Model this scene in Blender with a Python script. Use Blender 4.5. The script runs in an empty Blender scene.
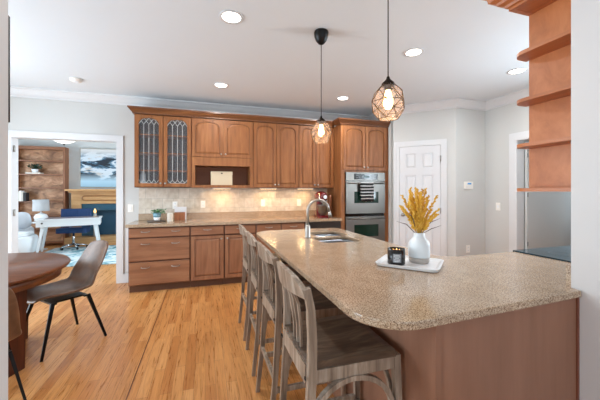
import bpy, bmesh, math, random
from mathutils import Vector, Matrix
PI = math.pi
random.seed(7)
C = bpy.context.scene.collection
scn = bpy.context.scene

# ------------------------------------------------------------------ camera
YAW = math.atan(95/300)
cd = bpy.data.cameras.new('camera'); cam = bpy.data.objects.new('camera', cd); C.objects.link(cam)
cam.location = (0, 0, 1.355); cam.rotation_euler = (PI/2, 0, -YAW)
cd.sensor_width = 36; cd.lens = 18; cd.shift_y = -9/600; cd.clip_start = 0.02
scn.camera = cam
# ------------------------------------------------------------------ world, lights, exposure
w = bpy.data.worlds.new('world'); scn.world = w; w.use_nodes = True
w.node_tree.nodes['Background'].inputs[0].default_value = (0.80, 0.90, 1, 1)
w.node_tree.nodes['Background'].inputs[1].default_value = 0.7
def area(name, loc, rot, sx, sy, power, col=(1, 1, 1), parent=None):
    l = bpy.data.lights.new(name, 'AREA'); l.shape = 'RECTANGLE'; l.size = sx; l.size_y = sy
    l.energy = power; l.color = col
    o = bpy.data.objects.new(name, l); C.objects.link(o); o.location = loc; o.rotation_euler = rot
    if parent: o.parent = parent
    return o
DAY = (0.76, 0.895, 1.0)
area('daylight_dining_window', (-3.48, 2.9, 1.2), (0, -PI/2, 0), 2.2, 2.5, 155, DAY)
area('fill_light_front', (0.3, -2.98, 1.5), (PI/2, 0, 0), 2.5, 1.8, 38, DAY)  # added fill from behind the camera, through an unseen window
area('fill_light_entry', (-3.18, -0.8, 1.4), (0, -PI/2, 0), 2.0, 1.6, 50, DAY)  # added fill from the unseen entry side, brightens the near right wall
area('fill_light_kitchen', (4.42, 1.52, 1.75), (0, PI/2, 0), 1.2, 0.9, 70, DAY)  # added fill evening out the warm kitchen ceiling; its window is invented
area('fill_light_hall', (6.16, 2.75, 1.5), (0, PI/2, 0), 1.4, .8, 12, DAY)  # added fill for the open hall door
area('fill_light_living', (-5.08, 7.0, 1.5), (0, -PI/2, 0), 1.8, 1.7, 95, DAY)  # added fill for the far room, from its unseen left side
area('fill_light_living_far', (0.58, 7.1, 1.5), (0, PI/2, 0), 1.8, 2.5, 120, DAY)  # added fill for the far room, from its unseen right side
scn.view_settings.view_transform = 'Standard'; scn.view_settings.look = 'None'
scn.view_settings.exposure = 0.28; scn.view_settings.gamma = 1
scn.view_settings.use_curve_mapping = False
scn.cycles.use_denoising = True
scn.cycles.max_bounces = 10; scn.cycles.diffuse_bounces = 6; scn.cycles.glossy_bounces = 4
scn.cycles.transparent_max_bounces = 16
scn.cycles.sample_clamp_indirect = 6
scn.cycles.caustics_reflective = False; scn.cycles.caustics_refractive = False

# ------------------------------------------------------------------ materials
def s2l(c):
    return tuple((x/12.92 if x <= .04045 else ((x+.055)/1.055)**2.4) for x in [v/255 for v in c]) + (1,)
def mat(name, rgb, rough=.5, metal=0, spec=.5, alpha=None, trans=0, emit=None, coat=0):
    m = bpy.data.materials.new(name); m.use_nodes = True
    b = m.node_tree.nodes['Principled BSDF']
    b.inputs['Base Color'].default_value = s2l(rgb); b.inputs['Roughness'].default_value = rough
    b.inputs['Metallic'].default_value = metal; b.inputs['Specular IOR Level'].default_value = spec
    b.inputs['Coat Weight'].default_value = coat; b.inputs['Coat Roughness'].default_value = .12
    if trans: b.inputs['Transmission Weight'].default_value = trans
    if alpha is not None: b.inputs['Alpha'].default_value = alpha
    if emit:
        b.inputs['Emission Color'].default_value = s2l(emit[0]); b.inputs['Emission Strength'].default_value = emit[1]
    return m
def nodes(m):
    nt = m.node_tree; return nt, nt.nodes, nt.links, nt.nodes['Principled BSDF']
def coords(nt, scale=(1, 1, 1), rot=(0, 0, 0), which='Object'):
    tc = nt.nodes.new('ShaderNodeTexCoord'); mp = nt.nodes.new('ShaderNodeMapping')
    mp.inputs['Scale'].default_value = scale; mp.inputs['Rotation'].default_value = rot
    nt.links.new(tc.outputs[which], mp.inputs[0]); return mp.outputs[0]
def ramp(nt, fac, stops):
    r = nt.nodes.new('ShaderNodeValToRGB'); e = r.color_ramp.elements
    while len(e) < len(stops): e.new(.5)
    for k, (p, c) in enumerate(stops): e[k].position = p; e[k].color = s2l(c)
    nt.links.new(fac, r.inputs[0]); return r.outputs[0]
def noise(nt, vec, scale, detail=4, rough=.55, dist=0):
    n = nt.nodes.new('ShaderNodeTexNoise'); n.inputs['Scale'].default_value = scale
    n.inputs['Detail'].default_value = detail; n.inputs['Roughness'].default_value = rough
    n.inputs['Distortion'].default_value = dist
    nt.links.new(vec, n.inputs['Vector']); return n.outputs['Fac']
def mixc(nt, fac, a, b, mode='MIX'):
    m = nt.nodes.new('ShaderNodeMix'); m.data_type = 'RGBA'; m.blend_type = mode
    if isinstance(fac, (int, float)): m.inputs[0].default_value = fac
    else: nt.links.new(fac, m.inputs[0])
    for s, v in ((6, a), (7, b)):
        if isinstance(v, tuple): m.inputs[s].default_value = v
        else: nt.links.new(v, m.inputs[s])
    return m.outputs[2]
def wood(name, dark, mid, light, rough=.35, scale=(9, 9, .9), rot=(0, 0, 0), sc=3.0, coat=0, bump=0, dist=.6):
    m = mat(name, mid, rough, coat=coat); nt, N, L, b = nodes(m)
    v = coords(nt, scale, rot)
    f = noise(nt, v, sc, 5, .6, dist)
    c = ramp(nt, f, [(.25, dark), (.5, mid), (.75, light)])
    L.new(c, b.inputs['Base Color'])
    if bump:
        bp = nt.nodes.new('ShaderNodeBump'); bp.inputs['Strength'].default_value = bump; bp.inputs['Distance'].default_value = .002
        L.new(f, bp.inputs['Height']); L.new(bp.outputs[0], b.inputs['Normal'])
    return m
M = {}
def paint(name, rgb, rough=.55, var=4):
    m = mat(name, rgb, rough, spec=.3); nt, N, L, b = nodes(m)
    f = noise(nt, coords(nt), 1.3, 3)
    L.new(ramp(nt, f, [(.3, tuple(x-var for x in rgb)), (.7, rgb)]), b.inputs['Base Color']); return m
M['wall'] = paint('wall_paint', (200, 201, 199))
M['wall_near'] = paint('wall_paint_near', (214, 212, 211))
M['ceiling'] = paint('ceiling_paint', (222, 230, 236), .7, 2)  # bluish tint put into the colour to offset warm floor bounce
M['trim'] = paint('trim_paint', (214, 216, 218), .3, 2)
M['door'] = paint('door_paint', (212, 214, 217), .3, 2)
M['cab'] = wood('maple_cabinet', (112, 68, 36), (140, 88, 50), (164, 110, 66), .42, sc=2.2, dist=.3)
M['cab'].node_tree.nodes['Principled BSDF'].inputs['Specular IOR Level'].default_value = .35
M['glaze'] = mat('maple_glaze_groove', (84, 46, 26), .5)
M['cabbase'] = wood('maple_base_cabinet', (122, 80, 54), (144, 98, 70), (162, 116, 84), .4, sc=2.2, dist=.3)
M['cabh'] = wood('maple_base_cabinet_horizontal', (122, 80, 54), (144, 98, 70), (162, 116, 84), .4, scale=(.9, 9, 9), sc=2.2, dist=.3)
M['cabpanel'] = wood('maple_island_panel', (132, 92, 70), (144, 102, 80), (156, 112, 88), .42, sc=1.2, dist=.2)
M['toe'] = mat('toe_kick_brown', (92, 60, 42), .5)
M['cabin'] = mat('cabinet_inside_dark', (96, 92, 92), .5)
M['cubby'] = mat('cubby_inside', (128, 72, 34), .5)
M['oak'] = wood('oak_mantel', (168, 122, 76), (192, 146, 96), (212, 168, 118), .4, scale=(1, 8, 8), sc=2.5)
M['shelfwood'] = wood('open_shelf_wood', (160, 92, 50), (186, 114, 66), (204, 132, 82), .4, sc=2.4, dist=.5, scale=(4, 4, 2.2))
M['shelfedge'] = wood('open_shelf_edge', (158, 92, 52), (178, 108, 66), (192, 122, 78), .35, scale=(9, .9, 9), sc=2)
M['crownwood'] = wood('maple_crown', (86, 52, 30), (112, 70, 42), (136, 90, 56), .35, scale=(.9, 9, 9), sc=2)
M['book_wood'] = wood('stained_bookcase', (92, 58, 36), (182, 132, 94), (226, 184, 148), .5, scale=(2, 2, 3.2), sc=2.0, dist=.8)
M['book_edge'] = mat('bookcase_shelf_edge', (132, 84, 54), .45)
M['table'] = wood('dark_cherry_table', (92, 52, 30), (114, 66, 40), (132, 80, 50), .28, scale=(1, 9, 9), sc=2.2, dist=.1)
M['tableleg'] = wood('dark_cherry_leg', (52, 20, 12), (74, 30, 18), (92, 42, 26), .35)
M['grey_wood'] = wood('weathered_grey_wood', (96, 79, 66), (150, 132, 115), (198, 184, 168), .42, scale=(8, 8, .7), sc=4, bump=.4, dist=.4)
M['grey_wood_seat'] = wood('weathered_seat_wood', (52, 39, 30), (90, 71, 56), (130, 108, 88), .4, scale=(1.1, 7, 7), sc=3.5, bump=.4, dist=1.0)
M['steel'] = mat('brushed_stainless', (124, 121, 116), .36, 1)
M['steel2'] = mat('sink_steel', (112, 116, 122), .35, 1)
M['nickel'] = mat('brushed_nickel', (172, 168, 162), .35, 1)
M['chrome'] = mat('chrome', (220, 222, 225), .08, 1)
M['blackmetal'] = mat('black_metal', (24, 24, 26), .35, .6)
M['bronze'] = mat('dark_bronze', (46, 38, 32), .3, .9)
M['brass'] = mat('aged_brass_wire', (100, 74, 46), .3, .9)
M['black'] = mat('black_gloss', (16, 18, 18), .12)
M['ovenglass'] = mat('oven_glass_green', (18, 44, 36), .06)
M['cooktop'] = mat('cooktop_glass', (34, 56, 66), .08, spec=.35)
M['leather'] = wood('brown_leather', (84, 60, 46), (108, 80, 62), (130, 100, 80), .34, scale=(2, 2, 2), sc=4)
M['white'] = mat('white_matte', (236, 238, 240), .4)
M['desk'] = mat('desk_white_lacquer', (224, 228, 230), .3)
M['desktop_dark'] = mat('desk_top_grey', (120, 116, 124), .3)
M['ceramic'] = mat('vase_pale_ceramic', (220, 226, 229), .35)
M['stoneband'] = mat('vase_stone_band', (176, 168, 160), .7)
M['tray'] = mat('tray_white_stone', (228, 230, 232), .25)
M['candle_jar'] = mat('candle_black_jar', (20, 20, 20), .2)
M['wax'] = mat('amber_wax', (196, 110, 50), .5, emit=((255, 150, 60), .5))
M['flame'] = mat('small_flame', (255, 200, 120), .5, emit=((255, 200, 120), 2.5))
M['labelpaper'] = mat('label_grey_paper', (130, 132, 136), .6)
M['red'] = mat('mixer_red_enamel', (92, 8, 18), .15, coat=.6)
M['navy'] = mat('navy_velvet', (24, 54, 96), .8)
M['sofa'] = mat('white_boucle', (226, 228, 230), .9)
M['pillow'] = mat('pillow_grey', (188, 192, 198), .9)
M['linen'] = mat('lamp_linen', (176, 176, 176), .8)
M['plant'] = mat('plant_leaf', (54, 110, 58), .5)
M['plant2'] = mat('plant_leaf_dark', (34, 66, 48), .5)
M['bluepot'] = mat('pot_blue_glaze', (120, 160, 176), .4)
M['paper'] = mat('book_cover_cream', (214, 206, 194), .7)
M['darkbook'] = mat('book_cover_black', (36, 34, 36), .6)
M['box'] = mat('beige_box', (206, 188, 158), .5)
M['woodbrown'] = wood('small_brown_wood', (116, 66, 38), (146, 88, 54), (168, 108, 68), .4)
M['traydark'] = mat('dark_stone_tray', (96, 84, 76), .5)
M['plate'] = mat('outlet_white_plastic', (236, 234, 228), .35)
M['lcd'] = mat('thermostat_blue_screen', (60, 120, 170), .3, emit=((70, 140, 200), .4))
M['disc'] = mat('downlight_lens', (255, 250, 240), .5, emit=((255, 250, 240), 7))
M['bowl'] = mat('ceiling_lamp_bowl', (250, 250, 245), .5, emit=((255, 250, 240), 1.6))
M['bulb'] = mat('filament_bulb', (255, 220, 160), .3, emit=((255, 208, 140), 9))
M['striplight'] = mat('under_cabinet_lens', (255, 230, 190), .5, emit=((255, 214, 150), 4))
M['tile'] = None
# glass
def thinglass(name, rgb, alpha, rough=.05):
    m = bpy.data.materials.new(name); m.use_nodes = True; nt = m.node_tree; nt.nodes.clear()
    o = nt.nodes.new('ShaderNodeOutputMaterial'); t = nt.nodes.new('ShaderNodeBsdfTransparent')
    g = nt.nodes.new('ShaderNodeBsdfPrincipled'); g.inputs['Base Color'].default_value = s2l(rgb); g.inputs['Roughness'].default_value = rough
    mx = nt.nodes.new('ShaderNodeMixShader'); mx.inputs[0].default_value = alpha
    nt.links.new(t.outputs[0], mx.inputs[1]); nt.links.new(g.outputs[0], mx.inputs[2]); nt.links.new(mx.outputs[0], o.inputs[0])
    return m
M['glass'] = thinglass('cabinet_glass', (150, 150, 155), .10)
M['shadeglass'] = thinglass('amber_shade_glass', (206, 180, 164), .24)
M['clear'] = thinglass('window_glass', (235, 240, 245), .08)
# granite
def granite(name, base, dark, light):
    m = mat(name, base, .14, spec=.5); nt, N, L, b = nodes(m)
    v = coords(nt)
    n1 = noise(nt, v, 150, 2, .8); n2 = noise(nt, v, 300, 2, .8); n3 = noise(nt, v, 9, 3)
    c = ramp(nt, n1, [(.34, dark), (.43, tuple(int(x*.82) for x in base)), (.5, base), (.6, light)])
    c2 = ramp(nt, n2, [(.38, dark), (.47, base), (.54, base), (.62, light)])
    c = mixc(nt, .5, c, c2)
    c3 = ramp(nt, n3, [(.35, (240, 238, 235)), (.65, (255, 255, 255))])
    L.new(mixc(nt, 1.0, c, c3, 'MULTIPLY'), b.inputs['Base Color'])
    return m
M['granite'] = granite('speckled_tan_granite', (178, 150, 122), (80, 62, 50), (218, 200, 176))
# floor planks
def floor_mat():
    m = mat('oak_plank_floor', (206, 140, 84), .24, spec=.5); nt, N, L, b = nodes(m)
    tc = nt.nodes.new('ShaderNodeTexCoord'); sp = nt.nodes.new('ShaderNodeSeparateXYZ'); cb = nt.nodes.new('ShaderNodeCombineXYZ')
    L.new(tc.outputs['Object'], sp.inputs[0]); L.new(sp.outputs['Y'], cb.inputs['X']); L.new(sp.outputs['X'], cb.inputs['Y'])
    br = nt.nodes.new('ShaderNodeTexBrick'); L.new(cb.outputs[0], br.inputs['Vector'])
    br.inputs['Scale'].default_value = 1; br.inputs['Brick Width'].default_value = .83; br.inputs['Row Height'].default_value = .072
    br.inputs['Mortar Size'].default_value = .0009; br.offset = .37; br.inputs['Mortar Smooth'].default_value = .2
    br.inputs['Color1'].default_value = (0, 0, 0, 1); br.inputs['Color2'].default_value = (1, 1, 1, 1)
    br.inputs['Mortar'].default_value = (.5, .5, .5, 1)
    c = ramp(nt, br.outputs['Color'], [(0, (196, 130, 72)), (.3, (210, 146, 84)), (.7, (218, 156, 94)), (1, (228, 170, 110))])
    g = noise(nt, coords(nt, (22, 1.3, 1)), 2.4, 6, .65, 1.2)
    gc = ramp(nt, g, [(.3, (196, 176, 160)), (.5, (240, 234, 226)), (.7, (255, 255, 255))])
    c = mixc(nt, 1.0, c, gc, 'MULTIPLY')
    c = mixc(nt, br.outputs['Fac'], c, s2l((120, 70, 36)))
    L.new(c, b.inputs['Base Color'])
    rr = nt.nodes.new('ShaderNodeMapRange'); L.new(g, rr.inputs[0]); rr.inputs[3].default_value = .22; rr.inputs[4].default_value = .36
    L.new(rr.outputs[0], b.inputs['Roughness'])
    return m
M['floor'] = floor_mat()
def tile_mat():
    m = mat('cream_stone_tile', (214, 206, 192), .4); nt, N, L, b = nodes(m)
    tc = nt.nodes.new('ShaderNodeTexCoord'); sp = nt.nodes.new('ShaderNodeSeparateXYZ'); cb = nt.nodes.new('ShaderNodeCombineXYZ')
    L.new(tc.outputs['Object'], sp.inputs[0]); L.new(sp.outputs['X'], cb.inputs['X']); L.new(sp.outputs['Z'], cb.inputs['Y'])
    br = nt.nodes.new('ShaderNodeTexBrick'); L.new(cb.outputs[0], br.inputs['Vector'])
    br.inputs['Scale'].default_value = 1; br.inputs['Brick Width'].default_value = .155; br.inputs['Row Height'].default_value = .155
    br.inputs['Mortar Size'].default_value = .003
    br.inputs['Color1'].default_value = s2l((204, 196, 182)); br.inputs['Color2'].default_value = s2l((222, 214, 202)); br.inputs['Mortar'].default_value = s2l((190, 184, 174))
    n = ramp(nt, noise(nt, coords(nt), 14, 4), [(.3, (226, 220, 212)), (.7, (255, 255, 255))])
    L.new(mixc(nt, 1, br.outputs['Color'], n, 'MULTIPLY'), b.inputs['Base Color']); return m
M['tile'] = tile_mat()
def art_mat():
    m = mat('abstract_cloud_painting', (220, 224, 228), .6); nt, N, L, b = nodes(m)
    v = coords(nt, (1, 1, 3.2))
    a = noise(nt, v, 1.9, 6, .6, .7); d = noise(nt, coords(nt, (1.2, 1, 3.6), (0, .12, 0)), 2.7, 5, .6, .5)
    tc = nt.nodes.new('ShaderNodeTexCoord'); sp = nt.nodes.new('ShaderNodeSeparateXYZ'); L.new(tc.outputs['Generated'], sp.inputs[0])
    base = ramp(nt, sp.outputs['Z'], [(0, (150, 186, 206)), (.25, (176, 204, 220)), (.55, (206, 212, 216)), (1, (206, 204, 202))])
    cl = ramp(nt, a, [(.44, (24, 36, 50)), (.5, (90, 130, 156)), (.54, (214, 222, 228)), (.8, (206, 212, 216))])
    gold = ramp(nt, d, [(.4, (196, 160, 124)), (.46, (222, 226, 230)), (1, (222, 226, 230))])
    band = ramp(nt, sp.outputs['Z'], [(.15, (0, 0, 0)), (.35, (255, 255, 255)), (.75, (255, 255, 255)), (.95, (0, 0, 0))])
    mm = mixc(nt, .55, cl, gold, 'MULTIPLY')
    L.new(mixc(nt, band, base, mm), b.inputs['Base Color']); return m
M['art'] = art_mat()
def rug_mat():
    m = mat('teal_white_rug', (190, 206, 208), .95); nt, N, L, b = nodes(m)
    a = noise(nt, coords(nt), 4.2, 4, .6, 1.5)
    L.new(ramp(nt, a, [(.38, (70, 130, 146)), (.48, (150, 186, 194)), (.56, (214, 220, 220)), (.7, (196, 206, 208))]), b.inputs['Base Color']); return m
M['rug'] = rug_mat()
def fabric_stripes():
    m = mat('black_towel_white_stripes', (30, 30, 32), .9); nt, N, L, b = nodes(m)
    wv = nt.nodes.new('ShaderNodeTexWave'); wv.bands_direction = 'Z'; wv.inputs['Scale'].default_value = 6.0
    wv.inputs['Distortion'].default_value = 1.0; wv.inputs['Detail'].default_value = 1
    L.new(coords(nt), wv.inputs['Vector'])
    L.new(ramp(nt, wv.outputs['Fac'], [(.72, (22, 24, 26)), (.86, (200, 202, 204))]), b.inputs['Base Color']); return m
M['towel'] = fabric_stripes()
M['gold'] = wood('dried_golden_grass', (196, 142, 34), (226, 178, 62), (244, 206, 108), .8, scale=(1, 1, 1), sc=12)
M['greygrass'] = mat('dried_grey_blade', (120, 112, 112), .8)

# ------------------------------------------------------------------ mesh helpers
def bx(bm, x0, x1, y0, y1, z0, z1, mi=0):
    vs = [bm.verts.new(p) for p in ((x0,y0,z0),(x1,y0,z0),(x1,y1,z0),(x0,y1,z0),(x0,y0,z1),(x1,y0,z1),(x1,y1,z1),(x0,y1,z1))]
    for f in ((0,3,2,1),(4,5,6,7),(0,1,5,4),(1,2,6,5),(2,3,7,6),(3,0,4,7)):
        bm.faces.new([vs[i] for i in f]).material_index = mi
def prism(bm, pts, axis, a, b, mi=0):
    """extrude polygon pts (2d) along axis between a and b"""
    def P(p, t):
        return {'x': (t, p[0], p[1]), 'y': (p[0], t, p[1]), 'z': (p[0], p[1], t)}[axis]
    A = [bm.verts.new(P(p, a)) for p in pts]; B = [bm.verts.new(P(p, b)) for p in pts]
    fs = [bm.faces.new(A), bm.faces.new(B[::-1])]
    n = len(pts)
    for i in range(n): fs.append(bm.faces.new([A[i], B[i], B[(i+1) % n], A[(i+1) % n]]))
    for f in fs: f.material_index = mi
    return fs
def frustum(bm, pa, pb, axis, a, b, mi=0):
    def P(p, t):
        return {'x': (t, p[0], p[1]), 'y': (p[0], t, p[1]), 'z': (p[0], p[1], t)}[axis]
    A = [bm.verts.new(P(p, a)) for p in pa]; B = [bm.verts.new(P(p, b)) for p in pb]
    bm.faces.new(A).material_index = mi; bm.faces.new(B[::-1]).material_index = mi
    for i in range(len(pa)):
        bm.faces.new([A[i], B[i], B[(i+1) % len(pa)], A[(i+1) % len(pa)]]).material_index = mi
def lathe(bm, prof, c=(0, 0, 0), seg=24, mi=0, smooth=True, ring=False):
    if ring: prof = list(prof)+[prof[0]]
    rings = []
    for r, z in prof:
        if r < 1e-5: rings.append([bm.verts.new((c[0], c[1], c[2]+z))])
        else: rings.append([bm.verts.new((c[0]+r*math.cos(2*PI*i/seg), c[1]+r*math.sin(2*PI*i/seg), c[2]+z)) for i in range(seg)])
    for a, b in zip(rings, rings[1:]):
        for i in range(seg):
            j = (i+1) % seg
            vs = [a[i % len(a)], a[j % len(a)], b[j % len(b)], b[i % len(b)]]
            u = []
            for v in vs:
                if v not in u: u.append(v)
            if len(u) > 2:
                f = bm.faces.new(u); f.smooth = smooth; f.material_index = mi
    for R, first in ((rings[0], 1), (rings[-1], 0)):
        if len(R) > 2 and not ring: bm.faces.new(R[::-1] if first else R).material_index = mi
def tube(bm, pts, r, seg=8, mi=0, flat=None, up=None):
    pts = [Vector(p) for p in pts]; n = len(pts)
    rs = r if isinstance(r, (list, tuple)) else [r]*n
    rings = []; prev = Vector(up) if up else None
    for i, p in enumerate(pts):
        t = (pts[min(i+1, n-1)]-pts[max(i-1, 0)]).normalized()
        if prev is None: prev = Vector((0, 0, 1)) if abs(t.z) < .9 else Vector((1, 0, 0))
        u = (prev - t*prev.dot(t)).normalized(); v = t.cross(u); prev = u
        ring = []
        for k in range(seg):
            a = 2*PI*k/seg + (PI/seg if seg == 4 else 0)
            cu, cv = math.cos(a), math.sin(a)
            if flat: cu, cv = cu*flat[0], cv*flat[1]
            ring.append(bm.verts.new(p+(u*cu+v*cv)*rs[i]))
        rings.append(ring)
    for a, b in zip(rings, rings[1:]):
        for k in range(seg):
            f = bm.faces.new([a[k], a[(k+1) % seg], b[(k+1) % seg], b[k]]); f.smooth = seg > 4; f.material_index = mi
    bm.faces.new(rings[0][::-1]).material_index = mi; bm.faces.new(rings[-1]).material_index = mi
def bar(bm, a, b, wx, wy, up=(0, 0, 1), w2=None, mi=0):
    """rectangular bar from a to b; wx, wy full widths"""
    a, b = Vector(a), Vector(b); t = (b-a).normalized(); u = Vector(up); u = (u-t*u.dot(t)).normalized(); v = t.cross(u)
    w2 = w2 or (wx, wy)
    A = [bm.verts.new(a+u*sy*wy/2+v*sx*wx/2) for sx, sy in ((-1,-1),(1,-1),(1,1),(-1,1))]
    B = [bm.verts.new(b+u*sy*w2[1]/2+v*sx*w2[0]/2) for sx, sy in ((-1,-1),(1,-1),(1,1),(-1,1))]
    bm.faces.new(A[::-1]); bm.faces.new(B)
    for i in range(4): bm.faces.new([A[i], A[(i+1) % 4], B[(i+1) % 4], B[i]])
def sweep(bm, path, prof, mi=0):
    """profile (out, z) swept along an open 2D path, mitred; 'out' is to the right of travel"""
    path = [Vector(p) for p in path]; n = len(path); rows = []
    for i, p in enumerate(path):
        d0 = (p-path[i-1]).normalized() if i else None; d1 = (path[i+1]-p).normalized() if i < n-1 else None
        if d0 is None: d0 = d1
        if d1 is None: d1 = d0
        n0 = Vector((d0.y, -d0.x)); n1 = Vector((d1.y, -d1.x)); m = (n0+n1).normalized(); m = m/max(.3, m.dot(n0))
        rows.append([bm.verts.new((p.x+m.x*o, p.y+m.y*o, z)) for o, z in prof])
    k = len(prof)
    for a, b in zip(rows, rows[1:]):
        for i in range(k):
            bm.faces.new([a[i], a[(i+1) % k], b[(i+1) % k], b[i]]).material_index = mi
    bm.faces.new(rows[0][::-1]).material_index = mi; bm.faces.new(rows[-1]).material_index = mi
def root_of(o):
    while o.parent: o = o.parent
    return o
def obj(name, bm, m, parent=None, bevel=0, mods=None, smooth=False, cut=None):
    if bevel:
        bmesh.ops.bevel(bm, geom=[e for e in bm.edges if len(e.link_faces) == 2 and e.calc_face_angle(0) > .5], offset=bevel, segments=2, affect='EDGES', clamp_overlap=True)
    bmesh.ops.recalc_face_normals(bm, faces=bm.faces)
    if parent:
        r = root_of(parent)
        bm.transform((Matrix.Translation(r.location) @ r.rotation_euler.to_matrix().to_4x4()).inverted())
    me = bpy.data.meshes.new(name); bm.to_mesh(me); bm.free()
    for x in (m if isinstance(m, (list, tuple)) else [m]): me.materials.append(x)
    if smooth:
        for p in me.polygons: p.use_smooth = True
    o = bpy.data.objects.new(name, me); C.objects.link(o)
    if parent: o.parent = parent
    return o
def B(): return bmesh.new()
def box(name, b, m, parent=None, bevel=0):
    bm = B(); bx(bm, *b); return obj(name, bm, m, parent, bevel)
def struct(name, bm, m, parent=None, bevel=0):
    o = obj(name, bm, m, parent, bevel)
    if not parent: o['kind'] = 'structure'
    return o
def thing(name, label, cat, loc=(0, 0, 0), rotz=0, group=None):
    o = bpy.data.objects.new(name, None); C.objects.link(o); o.empty_display_size = .1
    o.location = loc; o.rotation_euler = (0, 0, rotz); o['label'] = label; o['category'] = cat
    if group: o['group'] = group
    return o
def tag(o, label, cat, group=None):
    o['label'] = label; o['category'] = cat
    if group: o['group'] = group
    return o
def dup(root, loc, rotz=0, label=None, group=None):
    def cp(o, par):
        c = o.copy(); C.objects.link(c)
        if par: c.parent = par
        for ch in list(o.children): cp(ch, c)
        return c
    r = cp(root, None); r.location = loc; r.rotation_euler = (0, 0, rotz)
    if label: r['label'] = label
    if group: r['group'] = group
    return r
def rect(x0, x1, z0, z1): return [(x0, z0), (x1, z0), (x1, z1), (x0, z1)]
def arch(x0, x1, z0, z1, rise, n=14, sh=.04):
    w = x1-x0; s = w*sh; xc = (x0+x1)/2; rx = w/2-s
    p = [(x0, z0), (x1, z0), (x1, z1-rise)]
    for i in range(n+1):
        a = PI*i/n; p.append((xc+rx*math.cos(a), z1-rise+rise*math.sin(a)))
    p.append((x0, z1-rise)); return p

# ------------------------------------------------------------------ setting
def xat(u, Y):
    F = 300; a = YAW; x = (u-300)/F; rx = math.cos(a)*x+math.sin(a); ry = -math.sin(a)*x+math.cos(a); return rx/ry*Y
HC = 2.74
bm = B(); bx(bm, -5.2, 6.2, -3, 9.3, -.1, 0); struct('floor', bm, M['floor'])
bm = B(); bx(bm, -5.2, 6.2, -3, 9.3, HC, HC+.1); struct('ceiling', bm, M['ceiling'])
bm = B()
bx(bm, -5.0, -2.49, 5.02, 5.14, 0, HC); bx(bm, -1.225, 3.75, 5.02, 5.14, 0, HC); bx(bm, -2.49, -1.225, 5.02, 5.14, 2.095, HC)
struct('wall_back', bm, M['wall'])
# doorway jamb lining + casing
bm = B()
cs = .075
for y0, y1 in ((5.0, 5.02), (5.14, 5.16)):
    bx(bm, -2.49-cs, -2.49, y0, y1, 0, 2.095+cs); bx(bm, -1.225, -1.225+cs, y0, y1, 0, 2.095+cs); bx(bm, -2.49, -1.225, y0, y1, 2.095, 2.095+cs)
bx(bm, -2.49, -2.475, 5.0, 5.16, 0, 2.095); bx(bm, -1.24, -1.225, 5.0, 5.16, 0, 2.095); bx(bm, -2.475, -1.24, 5.0, 5.16, 2.08, 2.095)
t1 = struct('trim_1', bm, M['trim'], bevel=.003)
for z in (1.93, 1.06):
    bm = B(); bx(bm, -2.4749, -2.472, 5.05, 5.09, z-.045, z+.045); tube(bm, [(-2.467, 5.045, z-.045), (-2.467, 5.045, z+.045)], .006)
    obj('hinge', bm, M['nickel'], t1)
# left wall of dining with a window
def wall_with_window(name, axis, pos, thick, a0, a1, wa0, wa1, wz0, wz1, m, wname):
    """axis 'x': wall in plane x=pos..pos+thick spanning y a0..a1; 'y' likewise"""
    def b_(bm, a, b, z0, z1, p0=None, p1=None):
        p0 = pos if p0 is None else p0; p1 = pos+thick if p1 is None else p1
        if axis == 'x': bx(bm, min(p0, p1), max(p0, p1), a, b, z0, z1)
        else: bx(bm, a, b, min(p0, p1), max(p0, p1), z0, z1)
    bm = B(); b_(bm, a0, wa0, 0, HC); b_(bm, wa1, a1, 0, HC); b_(bm, wa0, wa1, 0, wz0); b_(bm, wa0, wa1, wz1, HC)
    struct(name, bm, m)
    bm = B(); k = .05; s = -1 if thick > 0 else 1
    for (c0, c1, d0, d1) in ((wa0-k, wa0+k, wz0-k, wz1+k), (wa1-k, wa1+k, wz0-k, wz1+k), (wa0+k, wa1-k, wz0-k, wz0+k), (wa0+k, wa1-k, wz1-k, wz1+k)):
        b_(bm, c0, c1, d0, d1, pos-abs(thick)*0.15*(1 if thick > 0 else -1), pos+thick*.5)
    wn = struct(wname, bm, M['trim'])
    bm = B(); mid = (wa0+wa1)/2
    b_(bm, mid-.02, mid+.02, wz0+k, wz1-k, pos+thick*.2, pos+thick*.4); obj('window_mullion', bm, M['trim'], wn)
    bm = B(); b_(bm, wa0+k, wa1-k, wz0+k, wz1-k, pos+thick*.28, pos+thick*.32); obj('pane', bm, M['clear'], wn)
wall_with_window('wall_left', 'x', -3.3, -.12, .94, 5.02, 1.6, 4.2, .1, 2.35, M['wall'], 'window_1')
wall_with_window('wall_front', 'y', -2.8, -.12, -3.0, 1.595, -1.1, 1.55, .6, 2.4, M['wall'], 'added_window_2')  # unseen window, added as an opening for the front fill light
wall_with_window('wall_living_left', 'x', -4.9, -.12, 5.14, 9.05, 6.1, 7.9, .6, 2.4, M['wall'], 'added_window_3')  # window out of view, added to light the far room
wall_with_window('wall_living_right', 'x', .4, .12, 5.14, 9.05, 5.8, 8.4, .6, 2.4, M['wall'], 'added_window_4')  # second out-of-view window added to light the far room
bm = B(); bx(bm, -5.0, .5, 9.05, 9.17, 0, HC); struct('wall_living_back', bm, M['wall'])
bm = B(); bx(bm, -3.42, -.469, .80, .935, 0, HC); struct('wall_near_left', bm, M['wall_near'], bevel=.004)
wall_with_window('wall_entry_left', 'x', -3.0, -.12, -2.8, .80, -1.7, .1, .35, 2.4, M['wall_near'], 'added_window_5')  # unseen window added so the entry fill light can enter
bm = B(); bx(bm, 1.598, 1.73, -2.92, .935, 0, HC); bx(bm, 1.73, 4.35, .81, .935, 0, HC); struct('wall_right', bm, M['wall_near'], bevel=.004)
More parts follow.
